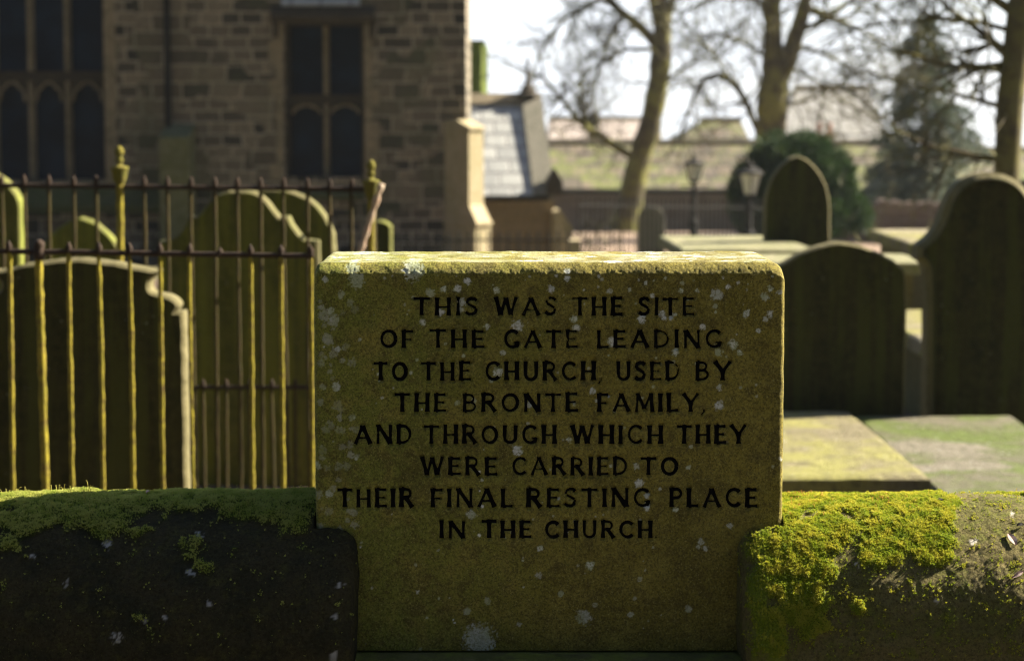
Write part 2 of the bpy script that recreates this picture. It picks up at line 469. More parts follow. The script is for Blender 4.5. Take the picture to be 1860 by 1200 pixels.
# ------------------------------------------------------------------ memorial stone
DF = 3.31                                  # front plane of the memorial stone
PA = at(571, 700, DF); PB = at(1425, 700, DF)
X0, X1 = PA[0], PB[0]
ZT = at(1000, 478, DF)[2] - .0             # height of the flat top
ZB = at(1000, 1181, DF)[2]
TH = .30
def seg_stroke(pts, w):
    return [np.array(p, float) for p in pts], w
def arc(cx, cy, rx, ry, a0, a1, n=14):
    return [(cx + rx * math.cos(math.radians(a0 + (a1 - a0) * i / n)), cy + ry * math.sin(math.radians(a0 + (a1 - a0) * i / n))) for i in range(n + 1)]
VW, HW, CW, TW = .132, .092, .104, .098
def gl(ch):
    if ch == 'T': return .80, [([(0, .93), (.8, .93)], HW), ([(.4, .93), (.4, 0)], VW)]
    if ch == 'H': return .80, [([(.11, 1), (.11, 0)], VW), ([(.69, 1), (.69, 0)], VW), ([(.11, .47), (.69, .47)], HW * .8)]
    if ch == 'I': return .22, [([(.11, 1), (.11, 0)], VW)]
    if ch == 'S':
        p = [(.56, .82), (.45, .92), (.30, .94), (.14, .87), (.10, .73), (.17, .61), (.32, .53), (.46, .44), (.53, .31), (.49, .15), (.34, .065), (.17, .07), (.03, .18)]
        return .62, [(p, CW)]
    if ch == 'W': return 1.2, [([(.07, 1), (.33, .04)], VW), ([(.33, .04), (.59, .95)], TW), ([(.59, .95), (.86, .04)], VW), ([(.86, .04), (1.13, 1)], TW)]
    if ch == 'A': return .95, [([(.07, 0), (.46, .97)], TW), ([(.46, .97), (.88, 0)], VW), ([(.22, .33), (.72, .33)], HW * .75)]
    if ch == 'E': return .64, [([(.11, 1), (.11, 0)], VW), ([(.11, .93), (.6, .93)], HW), ([(.11, .51), (.52, .51)], HW * .8), ([(.11, .07), (.64, .07)], HW)]
    if ch == 'F': return .60, [([(.11, 1), (.11, 0)], VW), ([(.11, .93), (.6, .93)], HW), ([(.11, .48), (.5, .48)], HW * .8)]
    if ch == 'L': return .60, [([(.11, 1), (.11, 0)], VW), ([(.11, .07), (.6, .07)], HW)]
    if ch == 'O': return .92, [(arc(.46, .5, .37, .43, 0, 360, 22), CW * 1.08)]
    if ch == 'C': return .80, [(arc(.46, .5, .37, .43, 42, 318, 18), CW)]
    if ch == 'G': return .84, [(arc(.46, .5, .37, .43, 42, 322, 18), CW), ([(.56, .30), (.84, .30)], HW * .75), ([(.74, .30), (.74, .1)], HW * .9)]
    if ch == 'D': return .82, [([(.11, 1), (.11, 0)], VW), ([(.11, .93)] + arc(.32, .5, .40, .43, 90, -90, 12) + [(.11, .07)], CW * .95)]
    if ch == 'N': return .86, [([(.10, 1), (.10, 0)], TW), ([(.10, .98), (.76, .02)], VW * 1.05), ([(.76, 1), (.76, 0)], TW)]
    if ch == 'U': return .80, [([(.11, 1), (.11, .34)] + arc(.4, .34, .29, .28, 180, 360, 10) + [(.69, 1)], CW * 1.05)]
    if ch == 'R': return .78, [([(.11, 1), (.11, 0)], VW), ([(.11, .94)] + arc(.36, .72, .24, .22, 90, -90, 10) + [(.11, .50)], HW), ([(.36, .50), (.72, 0)], VW)]
    if ch == 'P': return .68, [([(.11, 1), (.11, 0)], VW), ([(.11, .94)] + arc(.36, .71, .25, .23, 90, -90, 10) + [(.11, .48)], HW)]
    if ch == 'B': return .72, [([(.11, 1), (.11, 0)], VW), ([(.11, .94)] + arc(.34, .735, .22, .205, 90, -90, 9) + [(.11, .53)], HW), ([(.2, .53)] + arc(.36, .30, .28, .235, 90, -90, 9) + [(.11, .065)], HW)]
    if ch == 'Y': return .88, [([(.05, 1), (.45, .46)], VW * .95), ([(.84, 1), (.45, .46)], TW), ([(.45, .48), (.45, 0)], VW)]
    if ch == 'M': return 1.05, [([(.10, 0), (.17, 1)], TW), ([(.17, .98), (.53, .18)], VW), ([(.53, .18), (.88, .98)], TW), ([(.88, 1), (.96, 0)], VW)]
    if ch == ',': return .2, [([(.12, .12), (.12, .02), (.03, -.16)], .06)]
    if ch == '.': return .2, [([(.06, .06), (.12, .06)], .05)]
LINES = [
 (540, 573, [('THIS', 751, 868), ('WAS', 898, 1011), ('THE', 1040, 1131), ('SITE', 1160, 1261)]),
 (599, 632, [('OF', 690, 750), ('THE', 781, 880), ('GATE', 915, 1049), ('LEADING', 1084, 1311)]),
 (657, 691, [('TO', 679, 740), ('THE', 765, 855), ('CHURCH', 881, 1082), (',', 1086, 1096), ('USED', 1120, 1235), ('BY', 1263, 1328)]),
 (714, 748, [('THE', 717, 810), ('BRONTE', 840, 1050), ('FAMILY', 1085, 1269), (',', 1273, 1283)]),
 (772, 806, [('AND', 643, 748), ('THROUGH', 770, 1011), ('WHICH', 1037, 1204), ('THEY', 1230, 1356)]),
 (830, 863, [('WERE', 764, 903), ('CARRIED', 930, 1140), ('TO', 1164, 1232)]),
 (887, 921, [('THEIR', 613, 751), ('FINAL', 782, 931), ('RESTING', 956, 1181), ('PLACE', 1216, 1376)]),
 (945, 977, [('IN', 798, 845), ('THE', 875, 965), ('CHURCH', 990, 1185), ('.', 1189, 1195)]),
]
line_strokes = []                          # per line: list of (polyline in face X,Z metres, half-width in metres)
lrng = random.Random(4)
for yt, yb, words in LINES:
    for wd, xa, xb in words:
        strokes = []
        gap = .24
        ws = [gl(ch)[0] for ch in wd]
        tot = sum(ws) + gap * (len(wd) - 1)
        sx = (xb - xa) / tot
        x = xa
        for ch, w in zip(wd, ws):
            hgt = (yb - yt) * (1 + lrng.uniform(-.03, .03))
            dy = lrng.uniform(-.5, .5); sl = lrng.uniform(-.012, .012); ww = lrng.uniform(.9, 1.06)
            for pts, hw in gl(ch)[1]:
                if wd in (',', '.'):
                    P = [at(xa + (xb - xa) * px / .2, yb - py * (yb - yt), DF) for px, py in pts]
                else:
                    P = [at(x + px * sx + sl * py * hgt, yb + dy - py * hgt, DF) for px, py in pts]
                strokes.append((np.array([(p[0], p[2]) for p in P]), hw * ww * hgt * DF / FPX))
            x += (w + gap) * sx
        line_strokes.append(strokes)

def stroke_width(i, n, hw):
    """cut letters flare a little towards the ends of each stroke"""
    s = i / max(1, n - 1)
    return hw * (.90 + .26 * abs(2 * s - 1) ** 2.2)
def densify(pts, step=.003):
    out = [pts[0]]
    for a, b in zip(pts[:-1], pts[1:]):
        k = max(1, int(np.linalg.norm(b - a) / step))
        out += [a + (b - a) * (q + 1) / k for q in range(k)]
    return np.array(out)

RB = .022                                   # rounding of the top edges
step = .0016
nz = int((ZT - RB - ZB) / step)
prof = [(0.0, z) for z in np.linspace(ZB, ZT - RB, nz)]                       # (depth behind the face, z)
def cham(a):
    c_, s_ = 1 - math.cos(a), math.sin(a); q_ = a / (math.pi / 2)
    return (RB * 1.05 * (.45 * c_ + .55 * q_), ZT - RB + RB * (.45 * s_ + .55 * q_))
prof += [cham(a) for a in np.linspace(0, math.pi / 2, 14)[1:]]
prof += [(d, ZT) for d in np.linspace(RB * 1.05, TH - RB, 90)[1:]]
prof += [(TH - RB + RB * math.sin(a), ZT - RB + RB * math.cos(a)) for a in np.linspace(0, math.pi / 2, 7)[1:]]
prof += [(TH, z) for z in np.linspace(ZT - RB, ZB, 24)[1:]]
prof = np.array(prof)
nv = len(prof)
nrm = np.zeros_like(prof)
tang = np.gradient(prof, axis=0)
nrm[:, 0], nrm[:, 1] = -tang[:, 1], tang[:, 0]
nrm /= np.linalg.norm(nrm, axis=1)[:, None] + 1e-12
RX = .012
xsn = np.concatenate([X0 + RX * (1 - np.cos(np.linspace(0, math.pi / 2, 7))), np.arange(X0 + RX + step, X1 - RX, step), X1 - RX * (1 - np.cos(np.linspace(math.pi / 2, 0, 7)))])
nx = len(xsn)
ins = np.zeros(nx)
a = np.clip((X0 + RX - xsn) / RX, 0, 1); b = np.clip((xsn - (X1 - RX)) / RX, 0, 1)
q = np.maximum(a, b); ins = RX * (1 - np.sqrt(np.clip(1 - q * q, 0, 1)))
PX = np.repeat(xsn[:, None], nv, 1)
PD = prof[None, :, 0] - ins[:, None] * nrm[None, :, 0]
PZ = prof[None, :, 1] - ins[:, None] * nrm[None, :, 1]
# rounded / worn upper corners seen from the front
rcL, rcR = .020, .034
tl = np.clip((X0 + rcL - xsn) / rcL, 0, 1); tr_ = np.clip((xsn - (X1 - rcR)) / rcR, 0, 1)
drop = rcL * .8 * (1 - np.sqrt(1 - tl ** 2 * .98)) + rcR * .75 * (1 - np.sqrt(1 - tr_ ** 2 * .98))
wz = np.clip((PZ - (ZT - .13)) / .13, 0, 1)
PZ = PZ - drop[:, None] * wz ** 1.5
# tiny taper to the foot on the right side as in the photograph
# lettering cut into the face
depth = np.zeros((nx, nv))
front = slice(0, nz)
zf = prof[:nz, 1]
for strokes in line_strokes:
    for pts, hw in strokes:
        dp = densify(pts)
        lo = dp.min(0) - hw * 1.5; hi = dp.max(0) + hw * 1.5
        i0, i1 = np.searchsorted(xsn, [lo[0], hi[0]]); j0, j1 = np.searchsorted(zf, [lo[1], hi[1]])
        if i1 <= i0 or j1 <= j0: continue
        gx_ = xsn[i0:i1][:, None, None]; gz_ = zf[j0:j1][None, :, None]
        wv = np.array([stroke_width(i, len(dp), hw) for i in range(len(dp))])
        sd = (np.sqrt((gx_ - dp[:, 0]) ** 2 + (gz_ - dp[:, 1]) ** 2) - wv).min(-1)
        dd = np.clip((.0008 - sd) / .002, 0, 1) * .0045
        depth[i0:i1, j0:j1] = np.maximum(depth[i0:i1, j0:j1], dd)
P3 = np.stack([PX, DF + PD, PZ], -1)
rough = (fbm(P3 * 210, 3) - .5) * .0018 + (fbm(P3 * 45, 3) - .5) * .003 + (fbm(P3 * 9, 2) - .5) * .003
edge = np.zeros(nv); edge[nz - 8:nz + 12] = 1
rough *= (1 + .2 * edge)[None, :]
# chips along the right arris
disp = -(depth) + rough
P3[..., 1] += -disp * nrm[None, :, 0] * 0 + (-1) * disp * (-nrm[None, :, 0])
P3[..., 2] += disp * nrm[None, :, 1]
xj = (fbm(np.stack([P3[..., 2] * 40, P3[..., 1] * 40, P3[..., 0] * 3], -1), 3) - .5) * .004
P3[..., 0] += xj * (np.clip((xsn - X1 + .006) / .006, 0, 1) + np.clip((X0 + .006 - xsn) / .006, 0, 1))[:, None]
# lichens: (photo px, photo py, radius px, strength)
LICH = [(649,510,15,.9),(640,488,13,.9),(750,490,20,.9),(830,524,8,1),(806,525,6,1),(849,511,7,1),(902,527,7,1),(781,532,9,.8),(619,535,7,.8),(591,507,6,.9),(601,564,7,.8),(607,581,10,.7),(590,572,12,.45),(596,615,12,.5),(767,585,7,1),(885,593,6,1),(940,592,11,1),(914,640,6,.9),(800,567,8,1),(839,550,8,.8),(837,562,6,.8),(610,702,9,.9),(614,634,6,.9),(904,677,9,1),(861,727,5,.9),(830,732,6,.8),(960,735,6,.8),
(1000,524,7,1),(1030,506,6,1),(1031,493,6,1),(1042,579,8,1),(1047,595,7,1),(1165,580,8,1),(1202,570,7,1),(1206,578,5,1),(1219,577,5,1),(1226,571,5,.9),(1302,536,12,.9),(1299,556,5,.7),(1356,569,8,1),(1399,570,7,1),(1390,580,5,.9),(1390,539,8,.9),(1399,524,6,1),(1415,531,5,.9),(1322,521,5,1),(1236,528,5,1),(1266,528,4,1),(1185,537,5,1),(1111,620,9,1),(1332,626,10,1),(1305,640,8,.9),(1227,639,7,1),(1344,640,6,1),(1276,593,6,1),(1378,600,5,1),(1306,704,6,.9),(1306,736,9,1),(1076,709,6,1),(1173,514,4,1),(1240,514,4,1),(1108,529,6,.7),(1144,527,4,.9),
(940,817,10,1),(597,897,8,.9),(856,935,9,.8),(980,995,6,1),(575,845,9,.9),(875,919,4,1.2),(870,971,4,1.2),(871,891,2,1.2),(871,857,3,1.2),(655,992,3,1.2),(1034,798,6,1),(1161,877,9,1),(1175,920,7,1),(1175,900,6,.9),(1227,925,5,1),(1156,846,6,.8),(1251,849,5,.9),(1255,811,5,.9),(1072,1026,9,1),(1325,954,6,.9),(1273,983,6,.9),(1281,994,6,.9),(1268,992,4,.9),
(870,1160,30,.8),(1061,1120,15,.7),(886,1091,8,.6),(848,1110,7,.7),(1146,1115,6,.8),(1019,1077,6,.8),(978,1044,7,.6),(1250,1105,7,.7),(1163,1051,5,.7),(1081,1097,5,.6),(943,1133,5,.6),(817,1085,2,1.2),(826,1130,2,1.2),(823,1125,2,1.2)]
lr = random.Random(11)
for _ in range(150):
    LICH.append((lr.uniform(580, 1420), 500 + 680 * lr.random() ** 1.6, lr.uniform(1.2, 3.6), lr.uniform(.45, 1)))
for _ in range(70):
    LICH.append((lr.uniform(578, 650), lr.uniform(520, 980), lr.uniform(3, 9), lr.uniform(.2, .5)))
lich = np.zeros((nx, nv))
wobx = (fbm(P3 * 260, 3) - .5)
for px, py, r, s in LICH:
    c3 = at(px, py, DF); rm = r * DF / FPX
    i0, i1 = np.searchsorted(xsn, [c3[0] - 1.6 * rm, c3[0] + 1.6 * rm])
    if c3[2] > ZT - RB:                     # on the worn top edge
        j0, j1 = nz - 20, nz + 40
    else:
        j0, j1 = np.searchsorted(zf, [c3[2] - 1.6 * rm, c3[2] + 1.6 * rm])
    if i1 <= i0 or j1 <= j0: continue
    d = np.sqrt((P3[i0:i1, j0:j1, 0] - c3[0]) ** 2 + (P3[i0:i1, j0:j1, 2] - c3[2]) ** 2) / rm
    d = d + wobx[i0:i1, j0:j1] * 1.5
    lich[i0:i1, j0:j1] = np.maximum(lich[i0:i1, j0:j1], s * np.clip((1.0 - d) / .25, 0, 1))
# pale splashes on the top ledge
tops = slice(nz + 12, nz + 100)
for _ in range(60):
    cx_ = lr.uniform(X0 + .03, X1 - .03) if _ < 44 else lr.uniform(X1 - .32, X1 - .03); cd = DF + lr.uniform(RB, TH); rx_ = lr.uniform(.004, .028); rd = rx_ * lr.uniform(.4, .9)
    d = np.sqrt(((P3[:, tops, 0] - cx_) / rx_) ** 2 + ((P3[:, tops, 1] - cd) / rd) ** 2) + wobx[:, tops] * 1.8
    lich[:, tops] = np.maximum(lich[:, tops], np.clip((1 - d) / .3, 0, 1) * lr.uniform(.6, 1.3))
V = P3.reshape(-1, 3)
F = grid_faces(nx, nv)
capL = [np.arange(nv)]
lich[:, nz + 13:nz + 104] = np.maximum(lich[:, nz + 13:nz + 104], .34 * np.clip((fbm(P3[:, nz + 13:nz + 104] * 22, 4) - .38) / .2, 0, 1))
t = NT('mossy memorial sandstone')
big = t.ramp(t.noise(3.1, 4, .6), .38, .62)
sp = t.n('ShaderNodeSeparateXYZ'); t.l(t.tc.outputs['Object'], sp.inputs[0])
leftness = t.ramp(t.math('ADD', sp.outputs[0], t.math('MULTIPLY', t.math('SUBTRACT', t.noise(4, 4), .5), .6)), .12, -.42)
c = t.mix(big, (.255,.212,.036), (.180,.153,.024))
c = t.mix(t.math('MULTIPLY', leftness, .85), c, (.185,.212,.032))
c = t.mix(t.math('MULTIPLY', t.ramp(t.noise(16, 5, .7), .45, .66), .7), c, (.285,.24,.05))
c = t.mix(t.math('MULTIPLY', t.ramp(t.noise(9, 5, .75, t.mapping((1,1,1), (4,2,7))), .48, .7), .7), c, (.085,.068,.018))
c = t.mix(t.math('MULTIPLY', t.ramp(t.noise(38, 4, .75, t.mapping((1,1,1), (1,2,3))), .5, .66), .6), c, (.10,.080,.02))
g = t.noise(230, 4, .9)
c = t.mix(t.math('MULTIPLY', t.ramp(g, .42, .62), .75), c, (.036,.030,.008))
c = t.mix(t.math('MULTIPLY', t.ramp(t.noise(250, 3, .85, t.mapping((1,1,1), (9,5,1))), .55, .70), .85), c, (.36,.33,.10))
lc = t.mix(t.ramp(t.noise(14, 2), .4, .6), (.47,.49,.44), (.36,.40,.25))
lc = t.mix(t.math('MULTIPLY', t.ramp(t.noise(420, 3), .45, .7), .5), lc, (.2,.21,.16))
la = t.math('MULTIPLY', t.attr('lichen'), t.math('ADD', .35, t.math('MULTIPLY', t.ramp(t.noise(140, 4, .8), .36, .52), .75)))
c = t.mix(t.math('MINIMUM', la, 1.0), c, lc)
c = t.mix(t.ramp(la, 1.0, 1.2), c, (.7,.7,.68))
M['memorial'] = t.done(c, .9, t.bump(t.noise(260, 4, .8), .7, .003))
root = empty('memorial_stone', ((X0 + X1) / 2, DF + TH / 2, ZB), "upright mossy sandstone block carved with eight lines of black lettering, set into the wall", "memorial stone")
body = np_mesh('block', V, F, M['memorial'], root, {'lichen': lich.ravel()}, smooth=True)
import bmesh
bm = bmesh.new(); bm.from_mesh(body.data); bm.verts.ensure_lookup_table()
for i in (0, nx - 1):
    vs = [bm.verts[i * nv + j] for j in range(nv)]
    f = bm.faces.new(vs if i == 0 else vs[::-1])
vs = [bm.verts[i * nv] for i in range(nx)] + [bm.verts[i * nv + nv - 1] for i in range(nx - 1, -1, -1)]
bm.faces.new(vs[::-1])
bm.normal_update(); bm.to_mesh(body.data); bm.free()
t = NT('black letter paint')
M['paint'] = t.done(t.mix(t.ramp(t.noise(160, 3, .7), .5, .75), (.002,.002,.003), (.012,.011,.007)), .9, None, .05)
for li, strokes in enumerate(line_strokes):
    mb = MB(); k = 0
    for pts, hw in strokes:
        dp = densify(pts, .002)
        n = len(dp)
        tg = np.gradient(dp, axis=0); tg /= np.linalg.norm(tg, axis=1)[:, None] + 1e-9
        nn = np.stack([-tg[:, 1], tg[:, 0]], 1)
        w = np.array([stroke_width(i, n, hw) for i in range(n)]) + .0006
        yy = DF + .0026 + .00004 * (k % 9); k += 1
        A = dp + nn * w[:, None]; B = dp - nn * w[:, None]
        V = [(p[0], yy, p[1]) for p in A] + [(p[0], yy, p[1]) for p in B]
        mb.add(V, [(i, i + n, i + 1 + n, i + 1) for i in range(n - 1)])
    mb.build('inscription_word', M['paint'], root)

# ------------------------------------------------------------------ boundary wall and its copings
CR, CD = .25, DF + .112                     # coping radius, depth of its axis
CZ = at(300, 912, CD - .03)[2] - CR         # height of the springing
WB = CZ - .035
t = NT('dark damp rubble')
WALLM = masonry_mat('boundary wall masonry', (.09,.07,.04), (.13,.10,.06), (.06,.05,.035), .42, .17, .014, green=(.07,.085,.02))
mb = MB()
for k, (x0, x1) in enumerate(((-3.2, -.33), (.475, 3.2))):
    mb.box((x0, CD - CR + .012, -.3), (x1, CD + CR - .012, WB))
bw_ = mb.build('boundary_wall', WALLM, loc=(0, 3.44, 0))
mb = MB(); mb.box((-.329, CD - CR + .014, -.3), (.474, CD + CR - .014, ZB - .004)); mb.build('base_stone', M['headstone_green'], bw_)
tag(bw_, "low stone boundary wall carrying the round copings and the inscribed block", "wall")

MOSS_R = [(1480,905,110,28),(1620,912,110,40),(1690,925,55,32),(1640,975,90,45),(1690,985,45,45),(1430,930,30,40),(1455,990,85,50),(1420,1040,60,60),(1450,1090,55,60),(1470,1020,50,60),(1395,985,30,25),(1520,960,60,30),(1590,1010,40,25),(1560,1100,16,16),(1480,1135,30,20),(1400,1150,30,60),(1382,1060,24,90,.85),(1385,1140,24,60,.85)]
MOSS_L = [(60,905,130,26),(170,912,130,30),(300,905,110,22),(100,935,80,26),(190,945,55,30),(40,950,50,24),(400,905,100,22),(500,915,80,36),(535,935,35,32),(450,925,60,26),(350,920,40,14),(345,1000,40,26,.55),(370,1030,26,22,.6),(250,965,30,12,.6),(20,990,30,20,.4)]
def moss_field(px, py, blobs, P):
    s = np.zeros(px.shape)
    for b in blobs:
        w = b[4] if len(b) > 4 else 1.0
        s = np.maximum(s, w * np.clip(1.35 - np.sqrt(((px - b[0]) / b[2]) ** 2 + ((py - b[1]) / b[3]) ** 2), 0, 1))
    return s * .9 + (fbm(P * 38, 4) - .5) * 1.15 + (fbm(P * 150, 2) - .5) * .3

LICH_C = [(195,988,8),(345,1040,8),(120,1060,6),(362,972,7),(212,1155,9),(380,1098,5),(616,1062,6),(608,1190,8),(300,1120,4),(610,1120,5),(265,1128,4),(60,1010,4),(1838,932,4),(1768,985,6),(1555,1025,6),(1700,1090,4)]
def coping(xa, xb, xl, side, blobs, mossbase, lab):
    """half-round coping from xa to xb; beyond xb its front part runs on to xl, lapping the memorial stone"""
    stp = .003
    lx = np.arange(min(xa, xb), max(xa, xb), stp)
    re = .045
    s = 1 if xl > xb else -1
    tt = np.linspace(0, 1, 12)
    xs_ = np.concatenate([np.arange(xa, xb, s * stp), [xb, xb + s * .0005], np.arange(xb + s * .003, xl - s * re, s * stp), xl - s * re * (1 - np.sin(tt * math.pi / 2))])
    n = len(xs_)
    th = np.linspace(-math.pi / 2, math.pi / 2, 190)
    d = CR * np.sin(th); z = CR * np.cos(th)            # d: -CR (front) .. +CR (back)
    d = np.concatenate([[-CR], d, [CR]]); z = np.concatenate([[-.035], z, [-.035]])
    m = len(d)
    lobe = (s * (xs_ - xb) > 1e-6)
    q = np.clip(s * (xs_ - (xl - s * re)) / re, 0, 1)
    shr = 1 - .17 * (1 - np.sqrt(np.clip(1 - q * q, 0, 1)))
    D = CD + d[None, :] * shr[:, None]; Z = CZ + np.where(z[None, :] > 0, z[None, :] * shr[:, None], z[None, :])
    P = np.stack([np.repeat(xs_[:, None], m, 1), D, Z], -1)
    nr = np.stack([np.zeros_like(D), np.repeat(d[None], n, 0), np.repeat(np.maximum(z, 0)[None], n, 0)], -1) / CR
    dis = (fbm(P * 5, 3) - .5) * .030 + (fbm(P * 28, 4) - .5) * .0055 + (fbm(P * 130, 4) - .5) * .0046
    P = P + nr * dis[..., None]
    P[..., 0] += ((fbm(P * 14, 3) - .5) * .02 * q[:, None])
    # the lapping part stops just in front of the block's face
    lim = DF - .008 + (fbm(P * 30, 2) - .5) * .004
    over = lobe[:, None] & (P[..., 1] > lim)
    zl = np.array([np.interp(lim[i].mean(), P[i, 1:-1, 1], P[i, 1:-1, 2]) for i in range(n)])
    P[..., 1] = np.where(over, lim, P[..., 1])
    P[..., 2] = np.where(over, np.minimum(P[..., 2], zl[:, None]), P[..., 2])
    px, py = proj(P)
    mf = moss_field(px, py, blobs, P)
    mf = np.where(P[..., 1] > CD + .05, (fbm(P * 20) - .38) * 2.5, mf)      # the crest and the far side are mossy too
    moss = np.clip((mf - .22) / .34, 0, 1)
    lic = np.zeros(px.shape)
    for lx_, ly_, lr_ in LICH_C:
        lic = np.maximum(lic, np.clip((1.0 - np.sqrt((px - lx_) ** 2 + (py - ly_) ** 2) / lr_ + (fbm(P * 210, 4) - .5) * 3.4) / .5, 0, 1) * (np.hypot(px - lx_, py - ly_) < lr_ * 2.2))
    P = P + nr * (moss * (.0035 + .005 * fbm(P * 60, 2)) * (~over))[..., None]
    off = np.array([(xa + xb) / 2, CD, WB])
    o = np_mesh('coping_stone', P.reshape(-1, 3), grid_faces(n, m) if s > 0 else grid_faces(n, m)[:, ::-1], mossbase, None, {'moss': moss.ravel(), 'lich': lic.ravel()}, smooth=True, loc=off)
    bm = bmesh.new(); bm.from_mesh(o.data); bm.verts.ensure_lookup_table()
    for i in (0, n - 1):
        bm.faces.new([bm.verts[i * m + j] for j in (range(m) if (i == 0) == (s < 0) else range(m - 1, -1, -1))])
    bm.normal_update(); bm.to_mesh(o.data); bm.free()
    tag(o, lab, "coping stone")
    return P, nr, moss, px, py, over

def coping_mat(name, ca, cb, cc, pale, mossc):
    t = NT(name)
    c = t.mix(t.ramp(t.noise(7, 5, .65), .38, .64), ca, cb)
    c = t.mix(t.math('MULTIPLY', t.ramp(t.noise(30, 5, .7), .5, .7), .8), c, cc)
    c = t.mix(t.math('MULTIPLY', t.ramp(t.noise(150, 5, .85), .43, .64), .8), c, tuple(x * .25 for x in ca))
    c = t.mix(t.math('MULTIPLY', t.ramp(t.noise(120, 4, .85, t.mapping((1,1,1), (3,8,2))), .56, .72), .6), c, tuple(min(1, x * 1.9) for x in cc))
    c = t.mix(t.attr('lich'), c, pale)
    c = t.mix(t.attr('moss'), c, mossc)
    h = t.math('ADD', t.noise(150, 5, .8), t.math('MULTIPLY', t.noise(55, 3, .7), 1.2))
    return t.done(c, .95, t.bump(h, .9, .006), .15)
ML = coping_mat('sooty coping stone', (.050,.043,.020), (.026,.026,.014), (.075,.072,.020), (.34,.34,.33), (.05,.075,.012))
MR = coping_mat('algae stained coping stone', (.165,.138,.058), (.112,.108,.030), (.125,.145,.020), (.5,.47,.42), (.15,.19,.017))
XLl = at(638, 1080, CD - CR)[0]; XLr = at(1358, 1080, CD - CR)[0]
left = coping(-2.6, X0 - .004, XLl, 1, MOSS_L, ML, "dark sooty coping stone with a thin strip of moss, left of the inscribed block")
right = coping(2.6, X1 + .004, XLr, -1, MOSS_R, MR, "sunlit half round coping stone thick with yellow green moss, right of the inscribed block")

def moss_tufts(name, surf, count, tint_lo, tint_hi, lab, stalks, seed, sparse=.05, mat='moss'):
    P, nr, moss, px, py, over = surf
    r = np.random.default_rng(seed)
    w = ((moss > .04) * moss + sparse * np.clip((fbm(P * 90, 3) - .5) * 6, 0, 1)) * (~over) * (px > -120) * (px < 1980)
    w = w.ravel() / w.sum()
    n, m = moss.shape
    idx = r.choice(n * m, count, p=w)
    C = P.reshape(-1, 3)[idx] + r.normal(0, .0014, (count, 3))
    N = nr.reshape(-1, 3)[idx]
    N = N + r.normal(0, .25, N.shape) + np.array([0, 0, .25]); N /= np.linalg.norm(N, axis=1)[:, None]
    A = np.cross(N, r.normal(0, 1, N.shape)); A /= np.linalg.norm(A, axis=1)[:, None] + 1e-9
    B = np.cross(N, A)
    K = 5
    ph = r.uniform(0, 6.28, count)
    big = fbm(C * 55, 3)
    L = (.0019 + .0034 * r.random(count) * big * 1.5)
    tint0 = np.clip(tint_lo + (tint_hi - tint_lo) * (big * 1.7 - .35) + r.normal(0, .12, count), 0, 1)
    Vs, Ts, Tip = [], [], []
    for k in range(K):
        a = ph + k * 2 * math.pi / K
        dv = A * np.cos(a)[:, None] + B * np.sin(a)[:, None]
        sd = -A * np.sin(a)[:, None] + B * np.cos(a)[:, None]
        spread = r.uniform(.35, 1.0, count)[:, None]
        tip = C + (N * (1.1 - .5 * spread) + dv * spread) * L[:, None]
        base = C - N * .0008
        ww = (L * .24)[:, None]
        Vs += [base - sd * ww, base + sd * ww, tip]
        Ts += [tint0 * .7, tint0 * .7, np.clip(tint0 + .15, 0, 1)]
        Tip += [np.zeros(count)] * 3
    V = np.stack(Vs, 1).reshape(-1, 3); T = np.stack(Ts, 1).ravel(); TP = np.stack(Tip, 1).ravel()
    F = np.arange(len(V)).reshape(-1, 3)
    # fruiting stalks along the crest
    sv, st, stp_, sf = [], [], [], []
    base_n = len(V)
    for (xa, xb, num, hlo, hhi, red) in stalks:
        cnt = 0; tries = 0
        while cnt < num and tries < num * 60:
            tries += 1
            j = idx[r.integers(count)]
            if not (xa < px.ravel()[j] < xb) or nr.reshape(-1, 3)[j][2] < .93: continue
            p = P.reshape(-1, 3)[j]
            h = r.uniform(hlo, hhi); lean = r.normal(0, .25, 2) * h
            mid = p + np.array([lean[0] * .4, lean[1] * .4, h * .65]); top = p + np.array([lean[0], lean[1], h]); nod = top + np.array([r.choice([-1, 1]) * .0022, 0, -.0012])
            rr = .00055
            for a_, b_, ra, rb in ((p, mid, rr, rr), (mid, top, rr, rr * .9), (top, nod, .0009, .0011)):
                o = base_n + len(sv)
                for q_, rad in ((a_, ra), (b_, rb)):
                    for w_ in range(3):
                        sv.append(q_ + rad * np.array([math.cos(w_ * 2.1), math.sin(w_ * 2.1), 0])); st.append(.85); stp_.append(red)
                for w_ in range(3):
                    u, v_ = w_, (w_ + 1) % 3
                    sf += [(o + u, o + v_, o + 3 + v_), (o + u, o + 3 + v_, o + 3 + u)]
            cnt += 1
    if sv:
        V = np.concatenate([V, sv]); T = np.concatenate([T, st]); TP = np.concatenate([TP, stp_]); F = np.concatenate([F, sf])
    o = np_mesh(name, V, F, M[mat], None, {'tint': T, 'tip': TP}, loc=(0, CD, CZ))
    tag(o, lab, "moss", kind='stuff')
moss_tufts('moss', left, 62000, .35, 1.25, "strip of soft green moss along the crest of the dark coping stone", [(0, 60, 22, .006, .014, .25), (90, 140, 22, .008, .016, .2), (150, 175, 14, .01, .02, .25), (180, 330, 12, .004, .009, .4), (340, 560, 34, .005, .014, .3)], 21, .012, 'moss_pale')
moss_tufts('moss', right, 78000, .3, 1.15, "thick bright yellow green moss cushions on the sunlit coping stone", [(1430, 1500, 40, .005, .010, .9), (1580, 1680, 26, .004, .009, .8), (1680, 1860, 8, .004, .012, .4), (1420, 1560, 10, .003, .008, .4)], 22, .16)

